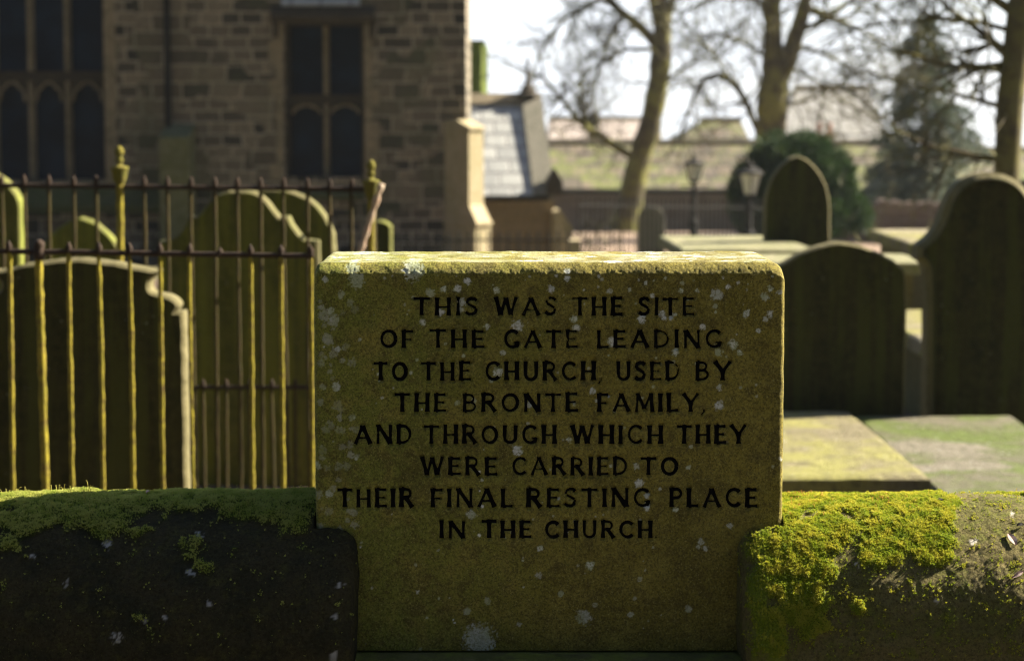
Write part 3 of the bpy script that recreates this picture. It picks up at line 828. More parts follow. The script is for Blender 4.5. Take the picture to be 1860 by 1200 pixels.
# bits lying on the copings
t = NT('dry leaf'); M['leaf'] = t.done(t.mix(t.ramp(t.noise(90, 3), .4, .7), (.30,.20,.17), (.42,.33,.30)), .7, None, .3)
t = NT('dark twig'); M['dark_bit'] = t.done((.02,.016,.014), .7)
def surf_point(surf, tx, ty):
    P, nr, moss, px, py, over = surf
    k = np.argmin((px - tx) ** 2 + (py - ty) ** 2 + (P[..., 1] > CD) * 1e6)
    return P.reshape(-1, 3)[k], nr.reshape(-1, 3)[k]
def leaf_bit(name, surf, tx, ty, L, W, ang, mat, lab, cat):
    p, n = surf_point(surf, tx, ty)
    a = np.array([1.0, 0, 0]); b = np.cross(n, a); b /= np.linalg.norm(b)
    u = a * math.cos(ang) + b * math.sin(ang); v = np.cross(n, u)
    mb = MB(); N = 9; V = []
    for i in range(N):
        s = i / (N - 1); w = W * math.sin(math.pi * (s * .92 + .04)) ** .8
        for k in (-1, 0, 1):
            V.append(p + n * (.0035 + .002 * abs(k) + .002 * math.sin(3 * s)) + u * (s - .5) * L + v * w * k * .5)
    F = [(i*3+k, i*3+k+1, (i+1)*3+k+1, (i+1)*3+k) for i in range(N-1) for k in (0, 1)]
    V2 = [q - n * .0012 for q in V]
    mb.add(V, F); mb.add(V2, [f[::-1] for f in F])
    tag(mb.build(name, mat, loc=p), lab, cat)
leaf_bit('fallen_leaf', right, 1839, 980, .030, .016, 1.9, M['leaf'], "curled pinkish brown leaf lying on the sunlit coping near its right end", "leaf")
leaf_bit('fallen_leaf', right, 1848, 1044, .026, .009, .5, M['leaf'], "narrow pale leaf lower on the sunlit coping", "leaf")
leaf_bit('bark_chip', right, 1707, 914, .015, .008, .1, M['dark_bit'], "small black bark chip on the edge of the bright moss", "bark chip")
leaf_bit('bark_chip', right, 1852, 955, .016, .008, .2, M['dark_bit'], "small black bark chip on bare sunlit coping above the curled leaf", "bark chip")
leaf_bit('fallen_leaf', left, 268, 884, .016, .006, 1.3, M['leaf'], "tiny pink dry leaf standing on the crest of the dark coping", "leaf")

# ------------------------------------------------------------------ headstones
def inset(pts, d):
    n = len(pts); out = []
    area = sum(pts[i][0] * pts[(i+1) % n][1] - pts[(i+1) % n][0] * pts[i][1] for i in range(n))
    sg = 1 if area > 0 else -1
    for i in range(n):
        a, b, c = pts[i-1], pts[i], pts[(i+1) % n]
        e1 = (b - a) / (np.linalg.norm(b - a) + 1e-9); e2 = (c - b) / (np.linalg.norm(c - b) + 1e-9)
        n1 = np.array([-e1[1], e1[0]]) * sg; n2 = np.array([-e2[1], e2[0]]) * sg
        m = n1 + n2; m /= np.linalg.norm(m) + 1e-9
        k = d / max(.6, float(np.dot(m, n1)))
        out.append(b + m * k)
    return out
def smooth_poly(pts, it=2, keep=()):
    """round the outline with Chaikin steps, straight lines and marked corners kept"""
    P = [(np.array(p[:2], float), len(p) > 2) for p in pts]
    for _ in range(it):
        out = [P[0]]
        for i in range(1, len(P) - 1):
            p, k = P[i]
            if k: out.append(P[i])
            else:
                a = P[i-1][0]; c = P[i+1][0]
                out.append((p * .75 + a * .25 if not P[i-1][1] or True else p, False)); out.append((p * .75 + c * .25, False))
        out.append(P[-1]); P = out
    return [p for p, k in P]
def headstone(name, half, cxp, Y, mat, lab, T=.10, tilt=0.0, recess=None, lean=0.0, base_z=None, group='gravestones in the churchyard', face=None):
    """half: outline of the right half from the crown to the foot in photo pixels ((x, y, 1) marks a sharp corner)"""
    h = smooth_poly(half)
    pts_px = [(2 * cxp - p[0], p[1]) for p in h[::-1]]
    if abs(h[0][0] - cxp) < .5: pts_px = pts_px[:-1]
    pts_px += [tuple(p) for p in h]
    W = [at(x, y, Y) for x, y in pts_px]
    zb = base_z if base_z is not None else float(gz(Y)) - .15
    P = [np.array([w[0], w[2]]) for w in W]
    P[0][1] = P[-1][1] = zb
    Q = []
    for i_ in range(len(P) - 1 if not recess else 0):
        k_ = max(1, int(np.linalg.norm(P[i_+1] - P[i_]) / .022))
        Q += [P[i_] + (P[i_+1] - P[i_]) * q_ / k_ for q_ in range(k_)]
    P = Q + [P[-1]] if not recess else P
    for i_ in range(1, len(P) - 1 if not recess else 0):
        v_ = np.array([[P[i_][0] * 23 + Y, P[i_][1] * 23, 1.0], [P[i_][0] * 23 + Y, P[i_][1] * 23, 9.0]])
        P[i_] = P[i_] + (fbm(v_, 3) - .5) * .011
    c = np.array([at(cxp, 0, Y)[0], Y, float(gz(Y))])
    # close the foot
    mb = MB(); n = len(P)
    if recess:
        rings = [(inset(P, .03), 0.004), (inset(P, recess[0]), 0.0), (inset(P, recess[0] + .012), recess[1])]
        outer = [(P, .035), (P, T - .008), (inset(P, .008), T)]
        seq = rings[::-1] + outer
    else:
        seq = [(inset(P, .012), 0.0), (P, .014), (P, T - .008), (inset(P, .008), T)]
    V = []
    for ring, d in seq:
        for k_, p in enumerate(ring):
            V.append((p[0], Y + d, p[1]))
    F = [tuple(range(n))]
    for r_ in range(len(seq) - 1):
        F += [(r_*n+i, (r_+1)*n+i, (r_+1)*n+(i+1) % n, r_*n+(i+1) % n) for i in range(n)]
    F.append(tuple((len(seq)-1)*n + i for i in range(n-1, -1, -1)))
    mb.add(V, F)
    o = mb.build(name, mat, loc=c)
    o.data.materials.append(face or M['shaded_face'])  # front face gets the shade-darkened material, rim and sides the lighter one
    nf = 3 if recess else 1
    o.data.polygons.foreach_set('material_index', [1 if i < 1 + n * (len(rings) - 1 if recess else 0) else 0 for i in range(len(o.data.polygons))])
    o.rotation_euler = (tilt, lean, 0)
    bm = bmesh.new(); bm.from_mesh(o.data); bmesh.ops.recalc_face_normals(bm, faces=bm.faces[:]); bm.to_mesh(o.data); bm.free()
    tag(o, lab, "headstone", group)
    return o
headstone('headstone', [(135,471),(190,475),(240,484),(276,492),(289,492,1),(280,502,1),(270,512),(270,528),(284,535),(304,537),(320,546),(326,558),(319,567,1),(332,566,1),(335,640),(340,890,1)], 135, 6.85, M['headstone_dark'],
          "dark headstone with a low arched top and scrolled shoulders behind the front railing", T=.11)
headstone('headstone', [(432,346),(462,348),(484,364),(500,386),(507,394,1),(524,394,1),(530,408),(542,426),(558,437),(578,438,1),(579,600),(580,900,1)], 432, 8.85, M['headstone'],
          "tall dark headstone with stepped bell shaped shoulders behind the rear railing", T=.11, face=M['shaded_algae_face'])
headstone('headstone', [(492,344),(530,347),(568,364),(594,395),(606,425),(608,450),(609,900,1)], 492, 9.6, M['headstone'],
          "round topped headstone half hidden directly behind the bell shouldered one", T=.12, face=M['shaded_algae_face'])
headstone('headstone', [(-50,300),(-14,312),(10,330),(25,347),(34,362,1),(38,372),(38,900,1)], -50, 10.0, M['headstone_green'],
          "green headstone cut off by the left edge of the view", T=.11, face=M['shaded_algae_face'])
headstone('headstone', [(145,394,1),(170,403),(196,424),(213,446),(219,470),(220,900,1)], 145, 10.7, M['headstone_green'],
          "small green headstone with a pointed top behind the left railing", T=.10, face=M['shaded_algae_face'])
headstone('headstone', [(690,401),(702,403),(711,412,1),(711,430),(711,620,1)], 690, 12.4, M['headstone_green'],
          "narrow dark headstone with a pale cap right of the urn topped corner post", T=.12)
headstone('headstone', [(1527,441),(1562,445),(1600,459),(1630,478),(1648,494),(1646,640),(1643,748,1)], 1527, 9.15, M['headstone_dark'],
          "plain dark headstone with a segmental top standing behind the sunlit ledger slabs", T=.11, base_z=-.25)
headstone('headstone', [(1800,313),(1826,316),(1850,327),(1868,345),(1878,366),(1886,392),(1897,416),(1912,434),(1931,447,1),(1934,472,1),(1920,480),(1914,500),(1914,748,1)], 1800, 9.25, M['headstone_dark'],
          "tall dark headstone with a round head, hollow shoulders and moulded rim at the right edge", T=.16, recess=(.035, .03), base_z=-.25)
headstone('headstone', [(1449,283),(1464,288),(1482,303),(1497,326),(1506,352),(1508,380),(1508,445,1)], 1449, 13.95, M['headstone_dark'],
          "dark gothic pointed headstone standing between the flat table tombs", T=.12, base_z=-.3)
headstone('headstone', [(1183,374),(1196,376),(1205,386),(1208,400),(1208,460,1)], 1183, 31.6, M['headstone_grey'],
          "distant pale grey round headstone seen through the far railings", T=.14, face=M['headstone_grey'])

# ------------------------------------------------------------------ ledger slabs and table tombs
def slab(name, x0, x1, y0, y1, z, th, mat, lab, cat, group, base=None, skew=0.0):
    c = np.array([(x0 + x1) / 2, (y0 + y1) / 2, float(gz((y0 + y1) / 2))])
    root = empty(name, c, lab, cat, group)
    nx_, ny_ = 60, 60
    gx_, gy_ = np.meshgrid(np.linspace(0, 1, nx_), np.linspace(0, 1, ny_), indexing='ij')
    X = x0 + (x1 - x0) * gx_ + skew * gy_; Y = y0 + (y1 - y0) * gy_
    e = np.minimum(np.minimum(gx_, 1 - gx_) * (x1 - x0), np.minimum(gy_, 1 - gy_) * (y1 - y0))
    Z = z - .012 * np.clip(1 - e / .02, 0, 1) ** 2 + (fbm(np.stack([X * 4, Y * 4, X * 0 + z * 9], -1)) - .5) * .02
    V = np.stack([X, Y, Z], -1).reshape(-1, 3)
    F = grid_faces(nx_, ny_).tolist()
    mb = MB(); mb.add(V, F)
    ring = [(i, 0) for i in range(nx_)] + [(nx_-1, j) for j in range(1, ny_)] + [(i, ny_-1) for i in range(nx_-2, -1, -1)] + [(0, j) for j in range(ny_-2, 0, -1)]
    Rt = [V[i*ny_+j] for i, j in ring]; k = len(Rt)
    Rb = [np.array([p[0], p[1], z - th]) for p in Rt]
    mb.add(Rt + Rb, [(i, i + k, (i+1) % k + k, (i+1) % k) for i in range(k)] + [tuple(range(k, 2*k))])
    mb.build('slab', mat, root)
    if base:
        b = MB(); g0 = float(gz(y1)) - .3
        b.box((x0 + .1, y0 + .1, g0), (x1 - .1, y1 - .1, z - th + .004))
        b.build('tomb_chest', M['headstone_dark'], root)
    return root
sl1 = at(1690, 866, 7.34); slz = sl1[2]
slab('ledger_slab', .35, sl1[0], 7.34, 9.0, slz, .13, M['slab_bright'], "raised ledger slab, yellow green and sunlit, just right of the inscribed block", "ledger slab", "ledger slabs on the ground", skew=-.03, base=True)
slab('ledger_slab', sl1[0] + .004, at(1835, 738, 9.05)[0], 7.0, 9.05, slz - .035, .12, M['slab_dull'], "dull mossy ledger slab with bare brown patches at the right edge", "ledger slab", "ledger slabs on the ground", base=True)
slab('ledger_slab', 2.62, 3.6, 9.9, 12.2, at(1660, 600, 11.0)[2], .1, M['slab_bright'], "bright slab glimpsed in the gap between two dark headstones", "ledger slab", "ledger slabs on the ground", base=True)
tz = at(1400, 457, 12.9)[2]
slab('table_tomb', at(1237, 452, 13.2)[0], at(1480, 452, 13.2)[0], 13.15, 14.6, tz, .09, M['tomb'], "pale green table tomb to the left of the gothic pointed headstone", "tomb", "table tombs", base=True, skew=-.06)
slab('table_tomb', at(1300, 459, 12.75)[0], at(1662, 459, 12.75)[0], 12.3, 13.1, tz - .03, .09, M['tomb'], "wide sunlit table tomb in front of the gothic pointed headstone", "tomb", "table tombs", base=True)
slab('table_tomb', at(1668, 450, 13.2)[0], at(1668, 450, 13.2)[0] + 1.1, 13.2, 15.1, tz + .02, .10, M['slab_bright'], "table tomb behind the hollow shouldered headstone, dark side and bright green top", "tomb", "table tombs", base=True)

# ------------------------------------------------------------------ iron railings beside the graves
def spike(mb, p, w, h):
    mb.lathe(p, [(w * .55, 0), (w * 1.05, h * .18), (w * .75, h * .38), (w * 1.0, h * .5), (w * .45, h * .85), (w * .1, h)], 8)
def bar_mesh(mb, x, Y, z0, z1, r, seed):
    rr = random.Random(seed); n = 46
    b1, b2, ph = rr.uniform(-.006, .006), rr.uniform(-.004, .004), rr.uniform(0, 6)
    P = [(x + b1 * (1 - i / n) + b2 * math.sin(ph + 4 * i / n) + rr.uniform(-.0012, .0012), Y, z0 + (z1 - z0) * i / n) for i in range(n + 1)]
    mb.tube(P, [r * rr.uniform(.82, 1.16) for _ in P], 7)
Y1 = 6.2
fr = empty('iron_railing', (at(300, 460, Y1)[0], Y1, float(gz(Y1))), "rusty spiked railing in front of the scroll shouldered headstone, one bar missing", "railing", "grave railings")
a, b = at(-60, 455, Y1), at(568, 465, Y1)
def rz(x, a=a, b=b): return a[2] + (b[2] - a[2]) * (x - a[0]) / (b[0] - a[0])
mb = MB(); n = 60
mb.tube([(a[0] + (b[0] - a[0]) * i / n, Y1, rz(a[0] + (b[0] - a[0]) * i / n) + random.uniform(-.0008, .0008)) for i in range(n + 1)], .0105, 8)
mb.build('rail', M['iron'], fr)
for i, px in enumerate((-35, 20, 75, 128, 183, 238, 293, 347, 402, 457, 512, 566)):
    x = at(px, 640, Y1)[0]
    thick = px == 75
    zr = rz(x)
    if px == 402:
        s = MB(); spike(s, (x, Y1, zr - .008), .013, .036); s.build('stub', M['iron'], fr)
        continue
    r = .015 if thick else (.008 if px in (347,) else .0090)
    m_ = MB(); bar_mesh(m_, x, Y1, float(gz(Y1)) - .05, zr + .002, r, i)
    bo = m_.build('post' if thick else 'bar', M['iron_moss'], fr, smooth=True)
    s = MB()
    if thick: s.lathe((x, Y1, zr - .03), [(.016, 0), (.022, .012), (.024, .03), (.017, .04), (.021, .052), (.019, .066), (.008, .076)], 10)
    else: spike(s, (x, Y1, zr - .006), .0135, .048)
    s.build('finial', M['iron'], bo, smooth=True)
Y2 = 8.05
rr_ = empty('iron_railing', (at(340, 340, Y2)[0], Y2, float(gz(Y2))), "taller rusty railing with urn topped posts in front of the bell shouldered headstone", "railing", "grave railings")
a2, b2 = at(-60, 336, Y2), at(672, 344, Y2)
def rz2(x): return a2[2] + (b2[2] - a2[2]) * (x - a2[0]) / (b2[0] - a2[0])
mb = MB(); mb.tube([(a2[0] + (b2[0] - a2[0]) * i / n, Y2, rz2(a2[0] + (b2[0] - a2[0]) * i / n)) for i in range(n + 1)], .0115, 8)
mb.build('rail', M['iron'], rr_)
zm = at(450, 703, Y2)[2]
mb = MB(); mb.tube([(a2[0] + (b2[0] - a2[0]) * i / n, Y2, zm) for i in range(n + 1)], .010, 8)
mb.build('rail', M['iron'], rr_)
pxs = [-38, 4, 45, 90, 135, 176, 263, 305, 348, 391, 432, 474, 516, 559, 600, 640]
for i, px in enumerate(pxs):
    x = at(px, 400, Y2)[0]
    m_ = MB(); bar_mesh(m_, x, Y2, float(gz(Y2)) - .05, rz2(x) + .002, .0095, 40 + i)
    bo = m_.build('bar', M['iron_shaded'], rr_, smooth=True)
    s = MB(); spike(s, (x, Y2, rz2(x) - .006), .0145, .062); s.build('finial', M['iron'], bo, smooth=True)
for i, px in enumerate((325, 369, 411, 453, 494, 536, 580, 620)):
    x = at(px, 700, Y2)[0]
    m_ = MB(); bar_mesh(m_, x, Y2, float(gz(Y2)) - .05, zm + .002, .0085, 80 + i)
    bo = m_.build('short_bar', M['iron_shaded'], rr_, smooth=True)
    s = MB(); spike(s, (x, Y2, zm - .006), .012, .05); s.build('finial', M['iron'], bo, smooth=True)
URN = [(.020, -.02), (.022, .0), (.030, .02), (.044, .055), (.050, .10), (.056, .112), (.058, .124), (.030, .132), (.018, .142), (.016, .152), (.026, .160), (.028, .172), (.017, .182), (.022, .196), (.030, .212), (.029, .232), (.018, .250), (.006, .258)]
for px, ytop, k in ((218, 265, .78), (674, 290, 1.0)):
    x = at(px, 360, Y2)[0]
    m_ = MB(); bar_mesh(m_, x, Y2, float(gz(Y2)) - .05, rz2(x) + .02, .019, px)
    bo = m_.build('post', M['iron_moss'], rr_, smooth=True)
    zt = at(px, ytop, Y2)[2]; s_ = (zt - rz2(x)) / .258 * (1.0 if k < 1 else 1.35)
    s = MB(); s.lathe((x, Y2, zt - .258 * s_), [(r * (s_ if k < 1 else s_ * 1.0), h * s_) for r, h in URN], 16)
    s.build('urn_finial', M['urn'], bo, smooth=True)
# the side return of the enclosure, running back from the corner post, and a broken length of rail propped on it
x = at(674, 360, Y2)[0]
mb = MB(); mb.tube([(x, Y2, rz2(x)), (x - .10, Y2 + 1.5, rz2(x) - .03)], .0115, 8); mb.build('side_rail', M['iron'], rr_)
for i in range(6):
    s_ = (i + .6) * .2
    m_ = MB(); bar_mesh(m_, x - .10 * s_ / 1.5, Y2 + s_, float(gz(Y2)) - .05, rz2(x) - .03 * s_ / 1.5, .0095, 120 + i)
    m_.build('bar', M['iron_shaded'], rr_, smooth=True)
p0 = at(650, 470, 7.98); p1 = at(693, 333, 8.0)
mb = MB(); rn = random.Random(5); N = 34
dirv = (p1 - p0)
pts = [p0 - dirv * 1.3 + dirv * 2.3 * i / N for i in range(N + 1)]
mb.tube(pts, [.0185 - .004 * i / N + .0025 * math.sin(i * 2.1) + rn.uniform(-.003, .003) for i in range(N + 1)], 9)
tag(mb.build('broken_rail', M['rust_pale'], loc=pts[0], smooth=True), "flaking pale broken iron rail leaning against the corner post with the urn", "broken rail")

# ------------------------------------------------------------------ church
YC = 26.0
def X_(px, Y=YC): return at(px, 300, Y)[0]
def Z_(py, Y=YC): return at(500, py, Y)[2]
church = empty('church', (X_(400), YC + 1.5, float(gz(YC))), "dark stone church with mullioned windows and a slate roofed porch", "church")
zt, zb_ = Z_(0) + 7.0, float(gz(YC)) - .5
W1 = (X_(-296), X_(192), Z_(328), Z_(-560))        # left window opening
W2 = (X_(517), X_(662), Z_(322), Z_(38))
def wall_with(mb, x0, x1, z0, z1, y0, y1, holes):
    xs = sorted(set([x0, x1] + [h[0] for h in holes] + [h[1] for h in holes]))
    for xa, xb in zip(xs[:-1], xs[1:]):
        hs = sorted([h for h in holes if h[0] <= xa + 1e-6 and h[1] >= xb - 1e-6], key=lambda h: h[2])
        z = z0
        for h in hs:
            mb.box((xa, y0, z), (xb, y1, h[2])); z = h[3]
        mb.box((xa, y0, z), (xb, y1, z1))
mb = MB(); wall_with(mb, X_(-700), X_(847), zb_, zt, YC, YC + .7, [W1, W2])
mb.box((X_(847) - .7, YC + .7, zb_), (X_(847), YC + 2.4, zt))
mb.box((X_(-700), YC + 2.4, zb_), (X_(847), YC + 2.8, zt))
mb.build('wall', M['church'], church)
def arch_head(mb, xa, xb, zs, zt_, y0, y1, n=12):
    """stone plate with a cusped arch cut out of its lower edge"""
    w = xb - xa; c = (xa + xb) / 2
    pts = [(xa, zs)]
    for i in range(n + 1):
        s = i / n
        x = xa + w * (.04 + .92 * s); u = abs(2 * s - 1)
        h = (zt_ - zs) * (.90 * math.sqrt(max(0, 1 - u * u)) ) - .17 * (zt_ - zs) * math.exp(-((u - .55) / .10) ** 2)
        pts.append((x, zs + max(.01, h)))
    pts += [(xb, zs), (xb, zt_), (xa, zt_)]
    mb.prism([(x, y0, z) for x, z in pts], (0, y1 - y0, 0))
def window(W, lights, ztrans, tierh, lab, jamb):
    x0, x1, z0, z1 = W
    w = MB()
    fw = .07
    w.box((x0, YC + .25, z0), (x0 + fw, YC + .45, z1)); w.box((x1 - fw, YC + .25, z0), (x1, YC + .45, z1))
    w.box((x0 + fw, YC + .25, z1 - fw), (x1 - fw, YC + .45, z1))
    wo = w.build('window', M['ashlar_dark'], church); wo['label'] = lab
    lw = (x1 - x0 - 2 * fw) / lights
    mw = .105
    for i in range(1, lights):
        m_ = MB(); xm = x0 + fw + lw * i
        pts = [(xm - mw/2, YC + .40), (xm - mw * .28, YC + .24), (xm + mw * .28, YC + .24), (xm + mw/2, YC + .40)]
        m_.prism([(p[0], p[1], z0 + .02) for p in pts], (0, 0, z1 - z0 - fw - .02))
        m_.build('mullion', M['ashlar'], wo)
    for zt0 in ztrans:
        m_ = MB(); m_.box((x0 + fw, YC + .235, zt0 - .075), (x1 - fw, YC + .43, zt0 + .075)); m_.build('transom', M['ashlar_dark'], wo)
        h_ = MB()
        for i in range(lights):
            xa = x0 + fw + lw * i + (mw/2 if i else 0); xb = x0 + fw + lw * (i+1) - (mw/2 if i < lights - 1 else 0)
            arch_head(h_, xa + .02, xb - .02, zt0 - .075 - tierh, zt0 - .076, YC + .27, YC + .39)
        h_.build('tracery', M['ashlar_dark'], wo)
        hm2 = MB()
        for i in range(lights):
            xa = x0 + fw + lw * i + (mw/2 if i else 0) + .03; xb = x0 + fw + lw * (i+1) - (mw/2 if i < lights - 1 else 0) - .03
            w_ = xb - xa; P_ = []
            for q in range(17):
                u = 2 * q / 16 - 1; zz = tierh * .92 * math.sqrt(max(0, 1 - u * u)) - .12 * tierh * math.exp(-((abs(u) - .55) / .12) ** 2)
                P_.append(((xa + xb) / 2 + u * w_ / 2, YC + .262, zt0 - .075 - tierh + max(.0, zz)))
            hm2.tube(P_, .026, 5)
        hm2.build('tracery_moulding', M['ashlar'], wo)
    g = MB()
    g.box((x0 + fw, YC + .42, z0), (x1 - fw, YC + .44, z1 - fw)); g.build('pane', M['glass'], wo)
    j = MB()
    j.prism([(x0 - .0, YC - .1, z0 - .26), (x0, YC + .3, z0 - .06), (x0, YC + .3, z0 - .36), (x0, YC - .1, z0 - .36)], (x1 - x0, 0, 0))
    j.build('sill', M['ashlar_green'], wo)
    return wo
# left window: wide, six lights (three in view)
window((W1[0], W1[1], W1[2], W1[3]), 7, [Z_(138)], .33, "wide church window of tall lights with cusped heads below the transom", True)
w2 = window(W2, 2, [Z_(181)], .15, "two light church window under a square hood mould", True)
jm = MB()
jm.box((X_(192), YC - .015, Z_(340)), (X_(213), YC + .1, zt - .1)); jm.build('jamb', M['ashlar'], church)
rj = random.Random(8)
for side in (0, 1):
    z = Z_(325)
    jm = MB()
    while z < Z_(45):
        h = rj.uniform(.22, .34); wd = rj.choice([.13, .24])
        xa = W2[0] - wd if side == 0 else W2[1]
        jm.box((xa + .003, YC - .012, z), (xa + wd - .003, YC + .1, min(z + h - .012, Z_(40)))); z += h
    jm.build('jamb', M['ashlar'], w2)
hm = MB(); hz = Z_(32)
hm.prism([(X_(497), YC - .16, hz), (X_(497), YC - .13, hz + .10), (X_(497), YC + .05, hz + .2), (X_(497), YC + .05, hz - .08), (X_(497), YC - .1, hz - .08)], (X_(682) - X_(497), 0, 0))
for px in (500, 674):
    hm.box((X_(px), YC - .12, hz - .32), (X_(px) + .07, YC + .05, hz - .081))
hm.build('hood_mould', M['ashlar_dark'], w2)
sl = MB(); zc_ = Z_(8)
sl.prism([(X_(515), YC - .1, zc_), (X_(515), YC + .05, Z_(-14)), (X_(515), YC + .05, zc_ - .03), (X_(515), YC - .1, zc_ - .03)], (X_(655) - X_(515), 0, 0))
sl.build('weathered_ledge', M['slate'], church)
# plinth string course under the left window
pl = MB(); z0 = Z_(372)
pl.prism([(X_(-700), YC - .28, z0), (X_(-700), YC - .01, Z_(334)), (X_(-700), YC - .01, z0 - .12), (X_(-700), YC - .28, z0 - .12)], (X_(300) - X_(-700), 0, 0))
pl.build('string_course', M['ashlar_green'], church)
pl = MB(); pl.box((X_(-700), YC - .14, zb_), (X_(298), YC - .001, z0 - .121)); pl.build('plinth', M['church'], church)
dp = MB(); dp.lathe((X_(309), YC - .09, Z_(232)), [(.05, 0), (.05, 3.0), (.075, 3.02), (.075, 3.1), (.05, 3.12), (.05, 8)], 10)
dp.build('downpipe', M['iron_black'], church)
bt = MB()
bt.prism([(X_(303), YC - .55, zb_), (X_(303), YC - .55, Z_(250, YC - .55)), (X_(303), YC - .01, Z_(226)), (X_(303), YC - .01, zb_)], (X_(356) - X_(303), 0, 0))
bt.build('buttress', M['ashlar_moss'], church)
# diagonal buttress on the corner, sunlit on its end
d = np.array([.707, -.707]); tv = np.array([.707, .707]); c0 = np.array([X_(847) - .17, YC + .05])
def dq(l0, l1, w):
    w *= .82
    return [c0 + d * l0 - tv * w, c0 + d * l1 - tv * w, c0 + d * l1 + tv * w, c0 + d * l0 + tv * w]
bt = MB()
def frustum(q0, z0, q1, z1):
    bt.add([(p[0], p[1], z0) for p in q0] + [(p[0], p[1], z1) for p in q1], [(3,2,1,0),(4,5,6,7)] + [(i, (i+1) % 4, (i+1) % 4 + 4, i + 4) for i in range(4)])
Yb = YC - .3
frustum(dq(-.2, .62, .20), zb_, dq(-.2, .62, .20), Z_(408, Yb))
frustum(dq(-.2, .66, .215), Z_(408, Yb), dq(-.2, .66, .215), Z_(402, Yb))
frustum(dq(-.2, .64, .195), Z_(402, Yb), dq(-.2, .47, .19), Z_(372, Yb))
frustum(dq(-.2, .47, .19), Z_(372, Yb), dq(-.2, .47, .19), Z_(236, Yb))
frustum(dq(-.2, .50, .205), Z_(236, Yb), dq(-.2, .50, .205), Z_(231, Yb))
frustum(dq(-.2, .49, .20), Z_(231, Yb), dq(-.2, .2, .19), Z_(218, Yb))
bt.build('buttress', M['ashlar_pale'], church)
# porch beyond the tower
YP = 32.0
def PX_(px): return at(px, 300, YP)[0]
def PZ_(py, Y=YP): return at(900, py, Y)[2]
po = MB(); po.box((PX_(800), YP + .25, float(gz(YP)) - .5), (PX_(1008), YP + 4.0, PZ_(352)))
g0, g1 = PZ_(352), PZ_(176, YP + 2.1)
po.prism([(PX_(1008) - .3, YP + .25, g0), (PX_(1008) - .3, YP + 4.0, g0), (PX_(1008) - .3, YP + 2.12, g1)], (.3, 0, 0))
porch = po.build('porch', M['porch_wall'], church)
rf = MB(); e0 = (PX_(800), YP - .05, PZ_(354, YP - .05)); rg = (YP + 2.1, PZ_(182, YP + 2.1))
rf.prism([e0, (e0[0], rg[0], rg[1]), (e0[0], rg[0] + 2.15, e0[2]), (e0[0], rg[0] + 2.15, e0[2] - .08), (e0[0], rg[0], rg[1] - .1), (e0[0], e0[1], e0[2] - .08)], (PX_(986) - e0[0], 0, 0))
rf.build('roof', M['slate'], porch)
rd = MB(); rd.prism([(e0[0], rg[0] - .16, rg[1] - .06), (e0[0], rg[0], rg[1] + .14), (e0[0], rg[0] + .16, rg[1] - .06)], (PX_(975) - e0[0], 0, 0)); rd.build('ridge', M['ashlar'], porch)
gt = MB(); gt.box((e0[0], YP - .16, e0[2] - .10), (PX_(995), YP - .04, e0[2] - .01)); gt.build('gutter', M['iron_black'], porch)
# raking coping of the porch gable: wide stone band down the slope
ck = MB(); xa, xb = PX_(968), PX_(968) + .36
prof_ = [(YP - .12, PZ_(352, YP - .12) - .05), (YP + 2.1, PZ_(172, YP + 2.1)), (YP + 4.3, PZ_(352, YP - .12) - .05)]
top = [(xa, y, z + .045) for y, z in prof_]; low = [(xa, y, z - .06) for y, z in prof_[::-1]]
ck.prism(top + low, (xb - xa + .05, 0, 0))
ck.build('gable_coping', M['headstone_grey'], porch)
kn = MB(); kx = PX_(1003)
kn.prism([(kx - .13, YP - .3, PZ_(352)), (kx + .16, YP - .3, PZ_(352)), (kx + .16, YP - .3, PZ_(330)), (kx + .02, YP - .3, PZ_(306)), (kx - .13, YP - .3, PZ_(330))], (0, .45, 0))
kn.build('kneeler', M['ashlar_dark'], porch)
fx, fy = PX_(981), YP + 2.1
fi = MB(); fi.lathe((fx, fy, PZ_(176, fy)), [(.26, 0), (.24, .06), (.14, .11), (.16, .17), (.09, .22), (.06, .3), (.07, .34), (.045, .38), (.035, .6), (.05, .64), (.012, .82)], 8)
fi.build('finial', M['ashlar_dark'], porch)
bu = MB(); q0 = PX_(1004)
bu.prism([(q0, YP - .2, PZ_(384)), (q0 + .12, YP - .2, PZ_(380)), (q0 + .36, YP - .2, PZ_(414)), (q0 + .36, YP - .2, zb_), (q0, YP - .2, zb_)], (0, .7, 0))
bu.build('porch_buttress', M['ashlar_pale'], porch)
pv = Vector((float(PX_(1008) - X_(400)), YP - (YC + 1.5), 0)); ra = math.radians(6)
porch.rotation_euler = (0, 0, ra)
porch.location = pv - Vector((pv.x * math.cos(ra) - pv.y * math.sin(ra), pv.x * math.sin(ra) + pv.y * math.cos(ra), 0))
# mossy chimney stack behind the porch
c_ = MB(); yk = 38.0
xa, xb = at(852, 100, yk)[0], at(886, 100, yk)[0]
d2 = (xb - xa)
c_.add([(xa - .1, yk, -3), (xb - .14, yk - .32, -3), (xb, yk + .12, -3), (xa + .1, yk + .5, -3)] + [(p[0], p[1], at(870, 82, yk)[2]) for p in [(xa - .1, yk), (xb - .14, yk - .32), (xb, yk + .12), (xa + .1, yk + .5)]],
       [(3,2,1,0),(4,5,6,7),(0,1,5,4),(1,2,6,5),(2,3,7,6),(3,0,4,7)])
zt2 = at(870, 82, yk)[2]
c_.box((xa + .02, yk - .22, zt2), (xb - .06, yk + .3, zt2 + .1))
tag(c_.build('chimney_stack', stone_mat('bright moss stone', (.10,.15,.02), (.07,.10,.02), (.13,.15,.03), 3), loc=(xa, yk, -3)), "moss green square stack rising behind the porch ridge against the sky", "chimney")

